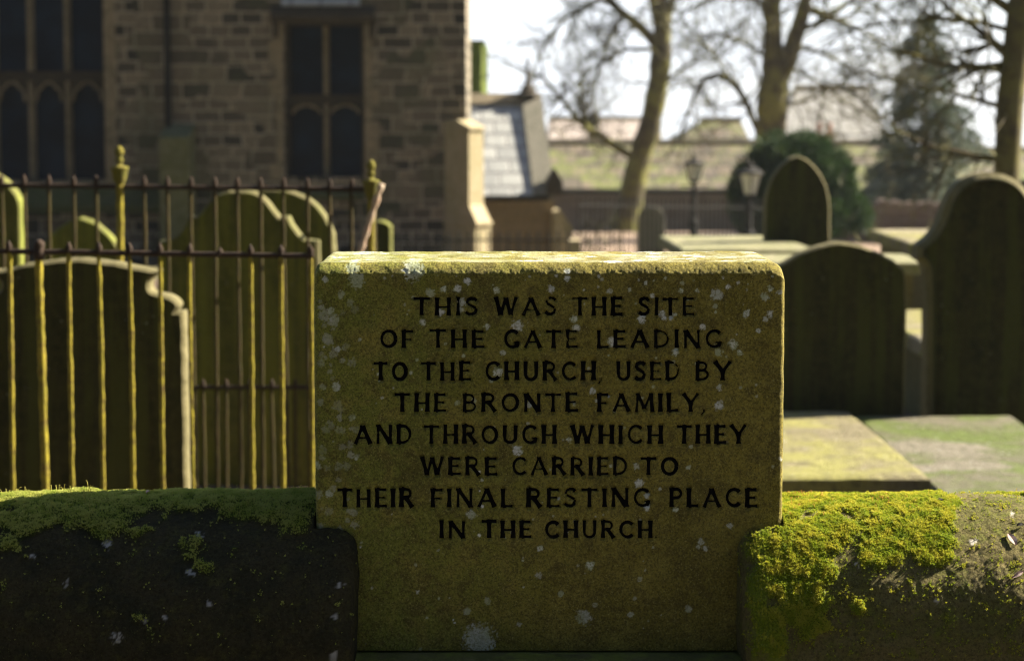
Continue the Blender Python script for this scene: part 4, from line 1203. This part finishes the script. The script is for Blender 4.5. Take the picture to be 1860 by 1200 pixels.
# ------------------------------------------------------------------ far railings, gate pier, lamps
def railing(name, p0, p1, h, sp, lab, mat, r=.012, posts=()):
    L = np.linalg.norm(np.array(p1)[:2] - np.array(p0)[:2]); n = int(L / sp)
    root = empty(name, p0, lab, "railing", "railings along the lane")
    rl = MB(); P = lambda s: np.array(p0) * (1 - s) + np.array(p1) * s
    up = np.array([0, 0, 1.0])
    rl.tube([P(0) + up * h * .93, P(1) + up * h * .93], r * 1.2, 6); rl.build('rail', mat, root)
    rl = MB(); rl.tube([P(0) + up * h * .12, P(1) + up * h * .12], r * 1.2, 6); rl.build('rail', mat, root)
    first = None
    for i in range(n + 1):
        p = P(i / n)
        if first is None:
            m_ = MB(); m_.tube([p - up * .1, p + up * h], r, 6); spike(m_, p + up * h * .99, r * 1.3, .09)
            first = m_.build('bar', mat, root)
            base = p.copy()
        else:
            c = first.copy(); COL.objects.link(c); c.parent = root; c.location = Vector(p - base)
    return root
def gp(px, Y, dz=0.0):
    x = at(px, 400, Y)[0]; return np.array([x, Y, float(gz(Y)) + dz])
Yr = 21.0
zr0 = at(800, 430, Yr)[2]
railing('iron_railing', gp(688, Yr), gp(1032, Yr), zr0 - float(gz(Yr)), .125, "black iron railing crossing in front of the church corner and porch", M['iron_black'])
railing('iron_railing', gp(1050, 27.5), gp(1420, 31.0), 1.12, .115, "far black iron railing between the leaning tree and the two lamps", M['iron_black'], r=.011)
gpz = MB(); Yg = 21.4
p = gp(1043, Yg); wz_ = .085; zt_ = at(1043, 432, Yg)[2]
gpz.add([(p[0]-wz_, Yg-wz_, p[2]-.2),(p[0]+wz_, Yg-wz_, p[2]-.2),(p[0]+wz_, Yg+wz_, p[2]-.2),(p[0]-wz_, Yg+wz_, p[2]-.2),(p[0]-wz_, Yg-wz_, zt_-.03),(p[0]+wz_, Yg-wz_, zt_-.03),(p[0]+wz_, Yg+wz_, zt_-.03),(p[0]-wz_, Yg+wz_, zt_-.03),(p[0], Yg, zt_)],
        [(3,2,1,0),(0,1,5,4),(1,2,6,5),(2,3,7,6),(3,0,4,7),(4,5,8),(5,6,8),(6,7,8),(7,4,8)])
tag(gpz.build('gate_pier', M['ashlar_pale'], loc=p), "pale square stone gate pier at the end of the church railing", "gate pier")

def lamp(px, ytop, ylan, Y, lab):
    c = gp(px, Y); zt_ = at(px, ytop, Y)[2]; zl = at(px, ylan, Y)[2]; H = zt_ - zl
    root = empty('street_lamp', c, lab, "street lamp", "lamps along the lane")
    g = float(c[2]); hp = zl - g
    m_ = MB()
    m_.lathe((c[0], Y, g - .1), [(.12, 0), (.12, .25), (.085, .3), (.085, .5 * hp), (.105, .52 * hp), (.105, .56 * hp), (.05, .6 * hp), (.045, hp * .88), (.075, hp * .9), (.06, hp * .93), (.04, hp * .97), (.055, hp + .1)], 12)
    m_.tube([(c[0] - .28, Y, zl - .12), (c[0] + .28, Y, zl - .12)], .016, 6)
    m_.build('post', M['iron_black'], root, smooth=False)
    w0, w1 = H * .20, H * .36
    l = MB(); l.lathe((c[0], Y, zl), [(w0, 0), (w1, H * .60)], 6); l.build('lantern', M['lantern_glass'], root)
    f = MB()
    for q in range(6):
        w = 2 * math.pi * (q + .5) / 6
        f.tube([(c[0] + w0 * 1.03 * math.cos(w), Y + w0 * 1.03 * math.sin(w), zl - .01), (c[0] + w1 * 1.03 * math.cos(w), Y + w1 * 1.03 * math.sin(w), zl + H * .6)], .014, 5)
    f.lathe((c[0], Y, zl - .03), [(w0 * 1.15, 0), (w0 * 1.15, .03)], 6)
    f.build('lantern_frame', M['iron_black'], root)
    k = MB(); k.lathe((c[0], Y, zl + H * .60), [(w1 * 1.14, 0), (w1 * 1.1, .03), (w1 * .65, H * .15), (w1 * .35, H * .2), (w1 * .38, H * .28), (w1 * .12, H * .33), (.03, H * .40)], 10)
    k.build('lantern_cap', M['iron_black'], root)
lamp(1260, 281, 327, 31.5, "thin black street lamp standing clear against the brown wall, left of its pair")
lamp(1361, 291, 353, 27.5, "larger street lamp in front of the dark yew bush")

# ------------------------------------------------------------------ houses beyond the churchyard
def house(name, px0, px1, yev, yr, Y, depth, mat_roof, mat_wall, lab, hip0=0.0, hip1=0.0, over=.2):
    x0, x1 = at(px0, 300, Y)[0], at(px1, 300, Y)[0]
    ze, zr = at(1200, yev, Y)[2], at(1200, yr, Y + depth / 2)[2]
    g = float(gz(Y)) - 2.5
    root = empty(name, ((x0 + x1) / 2, Y + depth / 2, g), lab, "house", "houses below the churchyard")
    w = MB(); w.box((x0, Y, g), (x1, Y + depth, ze))
    if hip0 == 0: w.add([(x0, Y, ze), (x0, Y + depth, ze), (x0, Y + depth/2, zr), (x0 + .4, Y, ze), (x0 + .4, Y + depth, ze), (x0 + .4, Y + depth/2, zr)], [(0,2,1),(3,4,5),(0,3,5,2),(1,2,5,4)])
    if hip1 == 0: w.add([(x1 - .4, Y, ze), (x1 - .4, Y + depth, ze), (x1 - .4, Y + depth/2, zr), (x1, Y, ze), (x1, Y + depth, ze), (x1, Y + depth/2, zr)], [(0,2,1),(3,4,5),(0,3,5,2),(1,2,5,4)])
    w.build('wall', mat_wall, root)
    r = MB(); o = over; t_ = .14; k = (zr - ze) / (depth / 2)
    ez = ze - k * o
    def sh(dz): return [(x0 - .1, Y - o, ez + dz), (x1 + .1, Y - o, ez + dz), (x1 - hip1, Y + depth/2, zr + dz), (x0 + hip0, Y + depth/2, zr + dz), (x0 - .1, Y + depth + o, ez + dz), (x1 + .1, Y + depth + o, ez + dz)]
    Ff = [(0,1,2,3), (3,2,5,4)] + ([(0,3,4)]) + ([(1,5,2)])
    r.add(sh(.02), Ff if True else []); 
    r.add(sh(t_), Ff)
    for a_, b_ in ((0, 1), (1, 5), (5, 4), (4, 0)):
        A, B = sh(.02), sh(t_); r.add([A[a_], A[b_], B[b_], B[a_]], [(0,1,2,3)])
    r.build('roof', mat_roof, root)
    gt_ = MB(); gt_.box((x0 - .1, Y - o - .12, ez - .02), (x1 + .1, Y - o - .005, ez + .1)); gt_.build('gutter', M['iron_black'], root)
    rg_ = MB(); rg_.tube([(x0 + hip0, Y + depth/2, zr + t_ + .05), (x1 - hip1, Y + depth/2, zr + t_ + .05)], .16, 6); rg_.build('ridge', M['ashlar_pale'] if mat_roof is not M['moss_roof'] else M['ashlar'], root)
    return root
def chimney(root, px, ybase, ytop, Y, w, pots, mat, potmat):
    c = at(px, ybase, Y); zt_ = at(px, ytop, Y)[2]
    m_ = MB(); m_.box((c[0] - w, Y - .3, c[2] - 1.2), (c[0] + w, Y + .3, zt_)); m_.box((c[0] - w - .06, Y - .36, zt_ + .002), (c[0] + w + .06, Y + .36, zt_ + .12))
    ch = m_.build('chimney', mat, root)
    for i in range(pots):
        xx = c[0] + (i - (pots - 1) / 2) * w * 1.1
        p_ = MB(); p_.lathe((xx, Y, zt_ + .12), [(.13, 0), (.11, .35), (.14, .38), (.14, .45)], 10); p_.build('chimney_pot', potmat, ch)
M['pot'] = stone_mat('terracotta', (.4,.2,.15), (.45,.26,.2), (.3,.16,.12), 8)
M['pot_black'] = M['iron_black']
h1 = house('house', 985, 1700, 346, 268, 62, 9.0, M['moss_roof'], M['far_wall'], "long low house with a mossy stone slate roof behind the lamps")
h2 = house('house', 1205, 1372, 290, 226, 71, 9.0, M['moss_roof'], M['ashlar_pale'], "house with a steep mossy roof and a sunlit gable rising behind the long roof", hip0=2.1)
h3 = house('house', 1000, 1190, 268, 222, 90, 10, M['pale_roof'], M['ashlar_pale'], "pale roofed house behind the leaning tree, hazy in the distance")
chimney(h3, 1078, 262, 240, 88, .28, 1, M['ashlar_pale'], M['iron_black'])
chimney(h2, 1196, 292, 266, 69, .22, 1, M['ashlar_pale'], M['ashlar_pale'])
cw = MB(); cp = at(1078, 232, 88); cw.lathe((cp[0], 88, cp[2] - .6), [(.10, 0), (.10, .62), (.34, .72), (.40, 1.0), (.36, 1.3), (.10, 1.42)], 10)
cw.build('chimney_cowl', M['iron_black'], h3)
h4 = house('house', 1405, 1625, 300, 166, 80, 12, M['grey_roof'], M['far_wall'], "tall grey roofed house behind the yew bush and the fir", hip0=2.0)
chimney(h4, 1497, 262, 246, 76, .45, 2, M['ashlar_pale'], M['pot'])
h5 = house('house', 1700, 1990, 330, 282, 58, 8, M['moss_roof'], M['far_wall'], "low mossy roofed house beyond the fir tree at the right")

# ------------------------------------------------------------------ trees
class Twigs(MB):
    pass
def grow(mb, p, d, L, r, lev, R, grav, dens, wob=.22, sides=3):
    n = max(3, int(L / .22)); n = min(n, 9)
    P = [np.array(p, float)]; d = np.array(d, float) / np.linalg.norm(d); rad = [r]; dirs = [d]
    for i in range(n):
        d = d + np.array([R.gauss(0, wob), R.gauss(0, wob), R.gauss(0, wob) + grav]); d /= np.linalg.norm(d)
        P.append(P[-1] + d * L / n); rad.append(max(.004, r * (1 - .62 * (i + 1) / n))); dirs.append(d)
    mb.tube(P, rad, sides if r < .03 else 5, cap=False)
    if lev > 0:
        k = max(2, int(L * dens * R.uniform(.8, 1.2)))
        for _ in range(k):
            s = R.uniform(.18, 1.0); i = min(n, int(s * n))
            ax = np.cross(dirs[i], [R.gauss(0, 1) for _ in range(3)]); ax /= np.linalg.norm(ax) + 1e-9
            a = math.radians(R.uniform(25, 70))
            nd = dirs[i] * math.cos(a) + ax * math.sin(a)
            grow(mb, P[i], nd, L * R.uniform(.36, .6), max(.004, rad[i] * R.uniform(.45, .7)), lev - 1, R, grav, dens * 1.1, wob, 3)
def poly_at(pts, Y, R, dep=.0):
    out = []; y = Y
    for k, q in enumerate(pts):
        yy = Y + (q[3] if len(q) > 3 else 0)
        out.append((at(q[0], q[1], yy), q[2] * yy / FPX))
    return out
def resample(P, step):
    pts = [P[0]]
    for (a, ra), (b, rb) in zip(P[:-1], P[1:]):
        k = max(1, int(np.linalg.norm(b - a) / step))
        for i in range(1, k + 1):
            s = i / k; pts.append((a * (1 - s) + b * s, ra * (1 - s) + rb * s))
    # soften the kinks
    A = np.array([p for p, _ in pts]); Rr = [r for _, r in pts]
    for _ in range(3):
        A[1:-1] = A[1:-1] * .5 + (A[:-2] + A[2:]) * .25
    return [(A[i], Rr[i]) for i in range(len(A))]
def tree(name, Y, stems, limbs, lab, seed, mat, dens=1.0, lev=2, grav=0.0, Lk=1.0, stem_from=.35):
    R = random.Random(seed)
    base = poly_at(stems[0], Y, R)[0][0]
    root = empty(name, (base[0], Y, float(gz(Y))), lab, "tree", "bare trees round the churchyard")
    tk = MB(); cr = MB()
    for si, st in enumerate(stems + limbs):
        P = resample(poly_at(st, Y, R), .25)
        PP = [p + np.array([R.gauss(0, .012), R.gauss(0, .02), R.gauss(0, .012)]) for p, _ in P]
        tk.tube(PP, [r * R.uniform(.93, 1.08) for _, r in P], 10 if si < len(stems) else 7, cap=True)
        m = len(P)
        L = sum(np.linalg.norm(P[i+1][0] - P[i][0]) for i in range(m - 1))
        is_limb = si >= len(stems)
        cnt = int(L * (3.2 if is_limb else 1.5) * dens)
        for _ in range(cnt):
            s = R.uniform(.15 if is_limb else stem_from, 1); i = min(m - 2, int(s * (m - 1)))
            t = P[i+1][0] - P[i][0]; t /= np.linalg.norm(t) + 1e-9
            ax = np.cross(t, [R.gauss(0, 1) for _ in range(3)]); ax /= np.linalg.norm(ax) + 1e-9
            a = math.radians(R.uniform(35, 75))
            nd = t * math.cos(a) + ax * math.sin(a)
            grow(cr, P[i][0], nd, R.uniform(.8, 2.0) * Lk, min(.03, P[i][1] * .45), lev, R, grav, 2.4)
        # leaders beyond the last drawn point
        for _ in range(3):
            t = P[-1][0] - P[-2][0]; t /= np.linalg.norm(t) + 1e-9
            grow(cr, P[-1][0], t + np.array([R.gauss(0, .35) for _ in range(3)]), R.uniform(1.0, 2.2) * Lk, max(.012, P[-1][1] * .8), lev, R, grav, 2.4)
    tk.build('trunk', mat, root, smooth=True)
    cr.build('crown', M['twig'], root)
    return root
tree('bare_tree', 45.0,
     [[(1126,470,32),(1138,390,26),(1150,335,23),(1166,280,21),(1184,215,20),(1197,155,19),(1201,100,20),(1204,50,15),(1201,0,13),(1196,-120,10),(1188,-330,5)]],
     [[(1190,78,10),(1160,45,9),(1112,12,8),(1080,-25,7),(1020,-60,5)],
      [(1158,292,7),(1110,257,7),(1070,240,6),(1045,212,5),(1018,178,4),(985,140,3)],
      [(1200,62,10),(1186,10,8),(1176,-60,6),(1150,-180,4)],
      [(1206,60,8),(1222,0,7),(1245,-90,5),(1290,-200,3)],
      [(1090,0,5),(1040,20,4),(1000,60,3.2),(975,110,2.4)],
      [(1130,25,4),(1110,70,3.4),(1085,120,2.6),(1080,170,2)],
      [(1185,90,4),(1140,85,3.4),(1090,110,3),(1040,160,2)],
      [(1068,240,4),(1050,190,3),(1062,140,2.4),(1050,95,2)],
      [(1200,160,3.5),(1240,120,3),(1290,100,2.4),(1330,60,2)]],
     "mossy bare tree with a gently leaning S curved trunk right of the porch", 31, M['bark'], dens=2.3, lev=3, grav=-.03)
tree('bare_tree', 41.0,
     [[(1396,440,31),(1397,330,28),(1399,240,27),(1403,180,27),(1410,140,26),(1404,100,18),(1402,40,17),(1399,-60,14),(1392,-320,6)],
      [(1408,165,18),(1424,130,18),(1444,75,15),(1461,15,12),(1480,-70,9),(1512,-260,4)]],
     [[(1385,258,6),(1372,225,6),(1345,165,6),(1318,128,5),(1290,124,4.5),(1266,155,4),(1250,205,3),(1238,240,2.4)],
      [(1465,20,6),(1500,20,5),(1545,50,4),(1590,70,3)],
      [(1452,55,6),(1490,45,5),(1530,20,4),(1580,-40,3)],
      [(1400,20,6),(1360,-10,5),(1310,-20,4),(1250,20,2.6)],
      [(1442,85,5),(1480,90,4),(1530,110,3),(1580,150,2)],
      [(1318,128,3.4),(1290,90,2.8),(1250,50,2)],
      [(1395,110,4),(1350,70,3.4),(1300,60,2.4)],
      [(1420,190,4),(1460,190,3),(1510,160,2.4),(1560,130,2)],
      [(1430,120,4),(1480,140,3),(1540,190,2.2)]],
     "mossy bare tree forking into two upright stems behind the yew bush", 32, M['bark'], dens=2.4, lev=3, grav=-.01)
tree('bare_tree', 17.5,
     [[(1822,430,30),(1825,330,25),(1831,250,24),(1842,130,24),(1855,10,24),(1872,-150,20),(1888,-420,9)]],
     [[(1842,110,10),(1806,72,8),(1768,46,6),(1730,30,5),(1690,-20,3)],
      [(1840,125,9),(1800,122,8),(1750,135,6),(1700,112,5),(1660,103,4),(1630,95,3)],
      [(1832,292,7),(1780,278,6),(1730,277,5),(1680,272,4),(1640,255,3),(1605,215,2.4)],
      [(1850,30,10),(1800,-20,8),(1740,-50,6),(1650,-60,4)],
      [(1836,200,6),(1790,175,5),(1740,165,4),(1690,165,3),(1640,155,2.4)],
      [(1845,60,6),(1780,20,5),(1700,20,4),(1620,40,3),(1560,50,2)]],
     "near bare tree leaning at the right edge, one side of its trunk sunlit", 33, M['bark_near'], dens=4.4, lev=2, grav=-.02, Lk=.55, stem_from=.55)

def leaf_cloud(name, C, N, L, W, mat, parent, tint, seed):
    r = np.random.default_rng(seed); n = len(C)
    d = N + r.normal(0, .5, N.shape); d /= np.linalg.norm(d, axis=1)[:, None]
    s = np.cross(d, r.normal(0, 1, d.shape)); s /= np.linalg.norm(s, axis=1)[:, None] + 1e-9
    Lr = (L * r.uniform(.6, 1.3, n))[:, None]; Wr = (W * r.uniform(.6, 1.3, n))[:, None]
    V = np.stack([C - s * Wr * .3, C + d * Lr * .5 - s * Wr, C + d * Lr, C + d * Lr * .5 + s * Wr], 1).reshape(-1, 3)
    F = np.arange(len(V)).reshape(-1, 4)
    return np_mesh(name, V, F, mat, parent, {'tint': np.repeat(np.clip(tint, 0, 1), 4)})
# yew
Yy = 33.0
yc = at(1440, 335, Yy); gy0 = float(gz(Yy))
yew = empty('yew_bush', (yc[0], Yy, gy0), "rounded dark green yew bush behind the gothic pointed headstone", "bush")
r = np.random.default_rng(5)
lobes = [(1440,330,75,75),(1385,335,50,60),(1500,330,45,65),(1420,290,50,45),(1465,285,45,40),(1440,390,95,50),(1370,380,40,45),(1530,385,40,40),(1350,345,22,35),(1525,330,25,40),(1560,395,22,22)]
C, N, T = [], [], []
for (lx, ly, rx, ry) in lobes:
    k = int(rx * ry * .9)
    v = r.normal(0, 1, (k, 3)); v /= np.linalg.norm(v, axis=1)[:, None]
    rad = 1 - .35 * r.random(k) ** 2
    cc = at(lx, ly, Yy)
    sx, sz = rx * Yy / FPX, ry * Yy / FPX
    clump = fbm(v * 3.2 + lx, 3)
    P = cc + v * rad[:, None] * np.array([sx, sx, sz]) * (.72 + .55 * clump)[:, None]
    keep = clump > .36
    C.append(P[keep]); N.append((v + np.array([0, 0, .5]))[keep]); T.append((clump * 1.2 - .15 + r.normal(0, .15, k))[keep])
C = np.concatenate(C); N = np.concatenate(N); T = np.concatenate(T)
leaf_cloud('foliage', C, N, .16, .022, M['yew'], yew, T, 6)
tkm = MB()
for q in range(7):
    tkm.tube([(yc[0] + .1 * math.cos(q), Yy + .1 * math.sin(q), gy0 - .1), (yc[0] + .5 * math.cos(q * 2.4), Yy + .4 * math.sin(q * 2.4), gy0 + .9), (yc[0] + .8 * math.cos(q * 2.4), Yy + .6 * math.sin(q * 2.4), gy0 + 1.7)], [.08, .05, .02], 6)
tkm.build('stem', M['bark'], yew)
# fir
Yf = 45.0
ft = at(1683, 15, Yf); fg = float(gz(Yf))
fir = empty('fir_tree', (ft[0], Yf, fg), "tall hazy grey green fir tree right of the grey roofed house", "tree")
H = ft[2] - fg
mb = MB(); mb.tube([(ft[0], Yf, fg - .2), (ft[0] + .04, Yf, fg + H * .5), (ft[0], Yf, fg + H)], [.17, .1, .015], 8)
C, N, T = [], [], []
R = random.Random(9)
z = .3
while z < H - .1:
    s = z / H
    for q in range(R.randint(4, 6)):
        a = R.uniform(0, 6.283); Lb = (2.15 * (1 - s) ** .75 + .08) * R.uniform(.6, 1.1)
        dirh = np.array([math.cos(a), math.sin(a), 0]); n = 7
        P = [np.array([ft[0], Yf, fg + z]) + dirh * Lb * i / n + np.array([0, 0, Lb * (.25 * (i / n) - .42 * (i / n) ** 2)]) for i in range(n + 1)]
        mb.tube(P, [.03 * (1 - .8 * i / n) for i in range(n + 1)], 4, cap=False)
        k = int(70 * Lb) + 10
        tb = R.uniform(.1, .9)
        for _ in range(k):
            u = R.random() ** .7; i = min(n - 1, int(u * n)); p_ = P[i] + (P[i+1] - P[i]) * (u * n - i)
            side = np.cross(dirh, (0, 0, 1)) * R.gauss(0, .2 * Lb * (1.1 - u) + .06)
            C.append(p_ + side + np.array([0, 0, -abs(R.gauss(0, .07))])); N.append(dirh * .8 + side * 2 + np.array([0, 0, -.35])); T.append(tb + R.gauss(0, .15))
    z += R.uniform(.13, .22)
mb.build('trunk', M['bark'], fir)
leaf_cloud('foliage', np.array(C), np.array(N), .20, .03, M['fir'], fir, np.array(T), 12)

# bare shrubs
def shrub(name, px, Y, w, h, n, lab, seed, k=1.0):
    R = random.Random(seed); c = gp(px, Y)
    root = empty(name, c, lab, "shrub")
    m_ = MB()
    for _ in range(n):
        p = c + np.array([R.uniform(-w, w), R.uniform(-w, w) * .6, -.05])
        grow(m_, p, (R.gauss(0, .35), R.gauss(0, .3), 1), h * R.uniform(.6, 1.05), .018 * k, 2, R, .02, 2.6, .2)
    m_.build('branches', M['twig'], root)
shrub('bare_shrub', 1085, 28.5, .55, 1.15, 14, "twiggy yellowish bare shrub by the gate pier and far railing", 51)
shrub('bare_shrub', 1700, 38, 2.2, 1.5, 22, "spread of bare brown scrub below the fir tree", 52, 1.2)
# field wall at the right
bw = MB(); a_, b_ = gp(1480, 40), gp(1990, 36)
rb = random.Random(3); Nn = 40
for i in range(Nn):
    s0, s1 = i / Nn, (i + .985) / Nn
    p, q = a_ * (1 - s0) + b_ * s0, a_ * (1 - s1) + b_ * s1
    hh = 1.0 + rb.uniform(-.07, .07)
    bw.add([(p[0], p[1], p[2]-.4), (q[0], q[1], q[2]-.4), (q[0], q[1]+.4, q[2]-.4), (p[0], p[1]+.4, p[2]-.4), (p[0], p[1], p[2]+hh), (q[0], q[1], q[2]+hh), (q[0], q[1]+.4, q[2]+hh), (p[0], p[1]+.4, p[2]+hh)],
           [(3,2,1,0),(4,5,6,7),(0,1,5,4),(1,2,6,5),(2,3,7,6),(3,0,4,7)])
tag(bw.build('field_wall', M['far_wall'], loc=a_), "uneven brown dry stone wall running below the fir tree", "wall")
# rough grass between the stones
r = np.random.default_rng(15); k = 26000
gx_ = r.uniform(.2, 9, k); gy_ = r.uniform(9.5, 32, k)
sel = fbm(np.stack([gx_ * .8, gy_ * .8, gx_ * 0], -1)) > .48
C = np.stack([gx_, gy_, gz(gy_)], -1)[sel]
N = np.tile(np.array([0, 0, 1.0]), (len(C), 1))
g_ = leaf_cloud('grass', C, N, .12, .007, M['grass'], None, r.random(len(C)), 16)
tag(g_, "rough short grass between the graves", "grass", kind='stuff')

# ------------------------------------------------------------------ air
hm_ = bpy.data.materials.new('thin morning haze'); hm_.use_nodes = True
hn = hm_.node_tree.nodes; hn.clear()
ho = hn.new('ShaderNodeOutputMaterial'); hv = hn.new('ShaderNodeVolumePrincipled')
hv.inputs['Color'].default_value = (.80, .90, 1, 1); hv.inputs['Density'].default_value = HAZE; hv.inputs['Anisotropy'].default_value = .35
hm_.node_tree.links.new(hv.outputs[0], ho.inputs['Volume'])
tag(MB().box((-320, -95, -34.5), (320, 420, 15)).build('haze', hm_), kind='stuff')
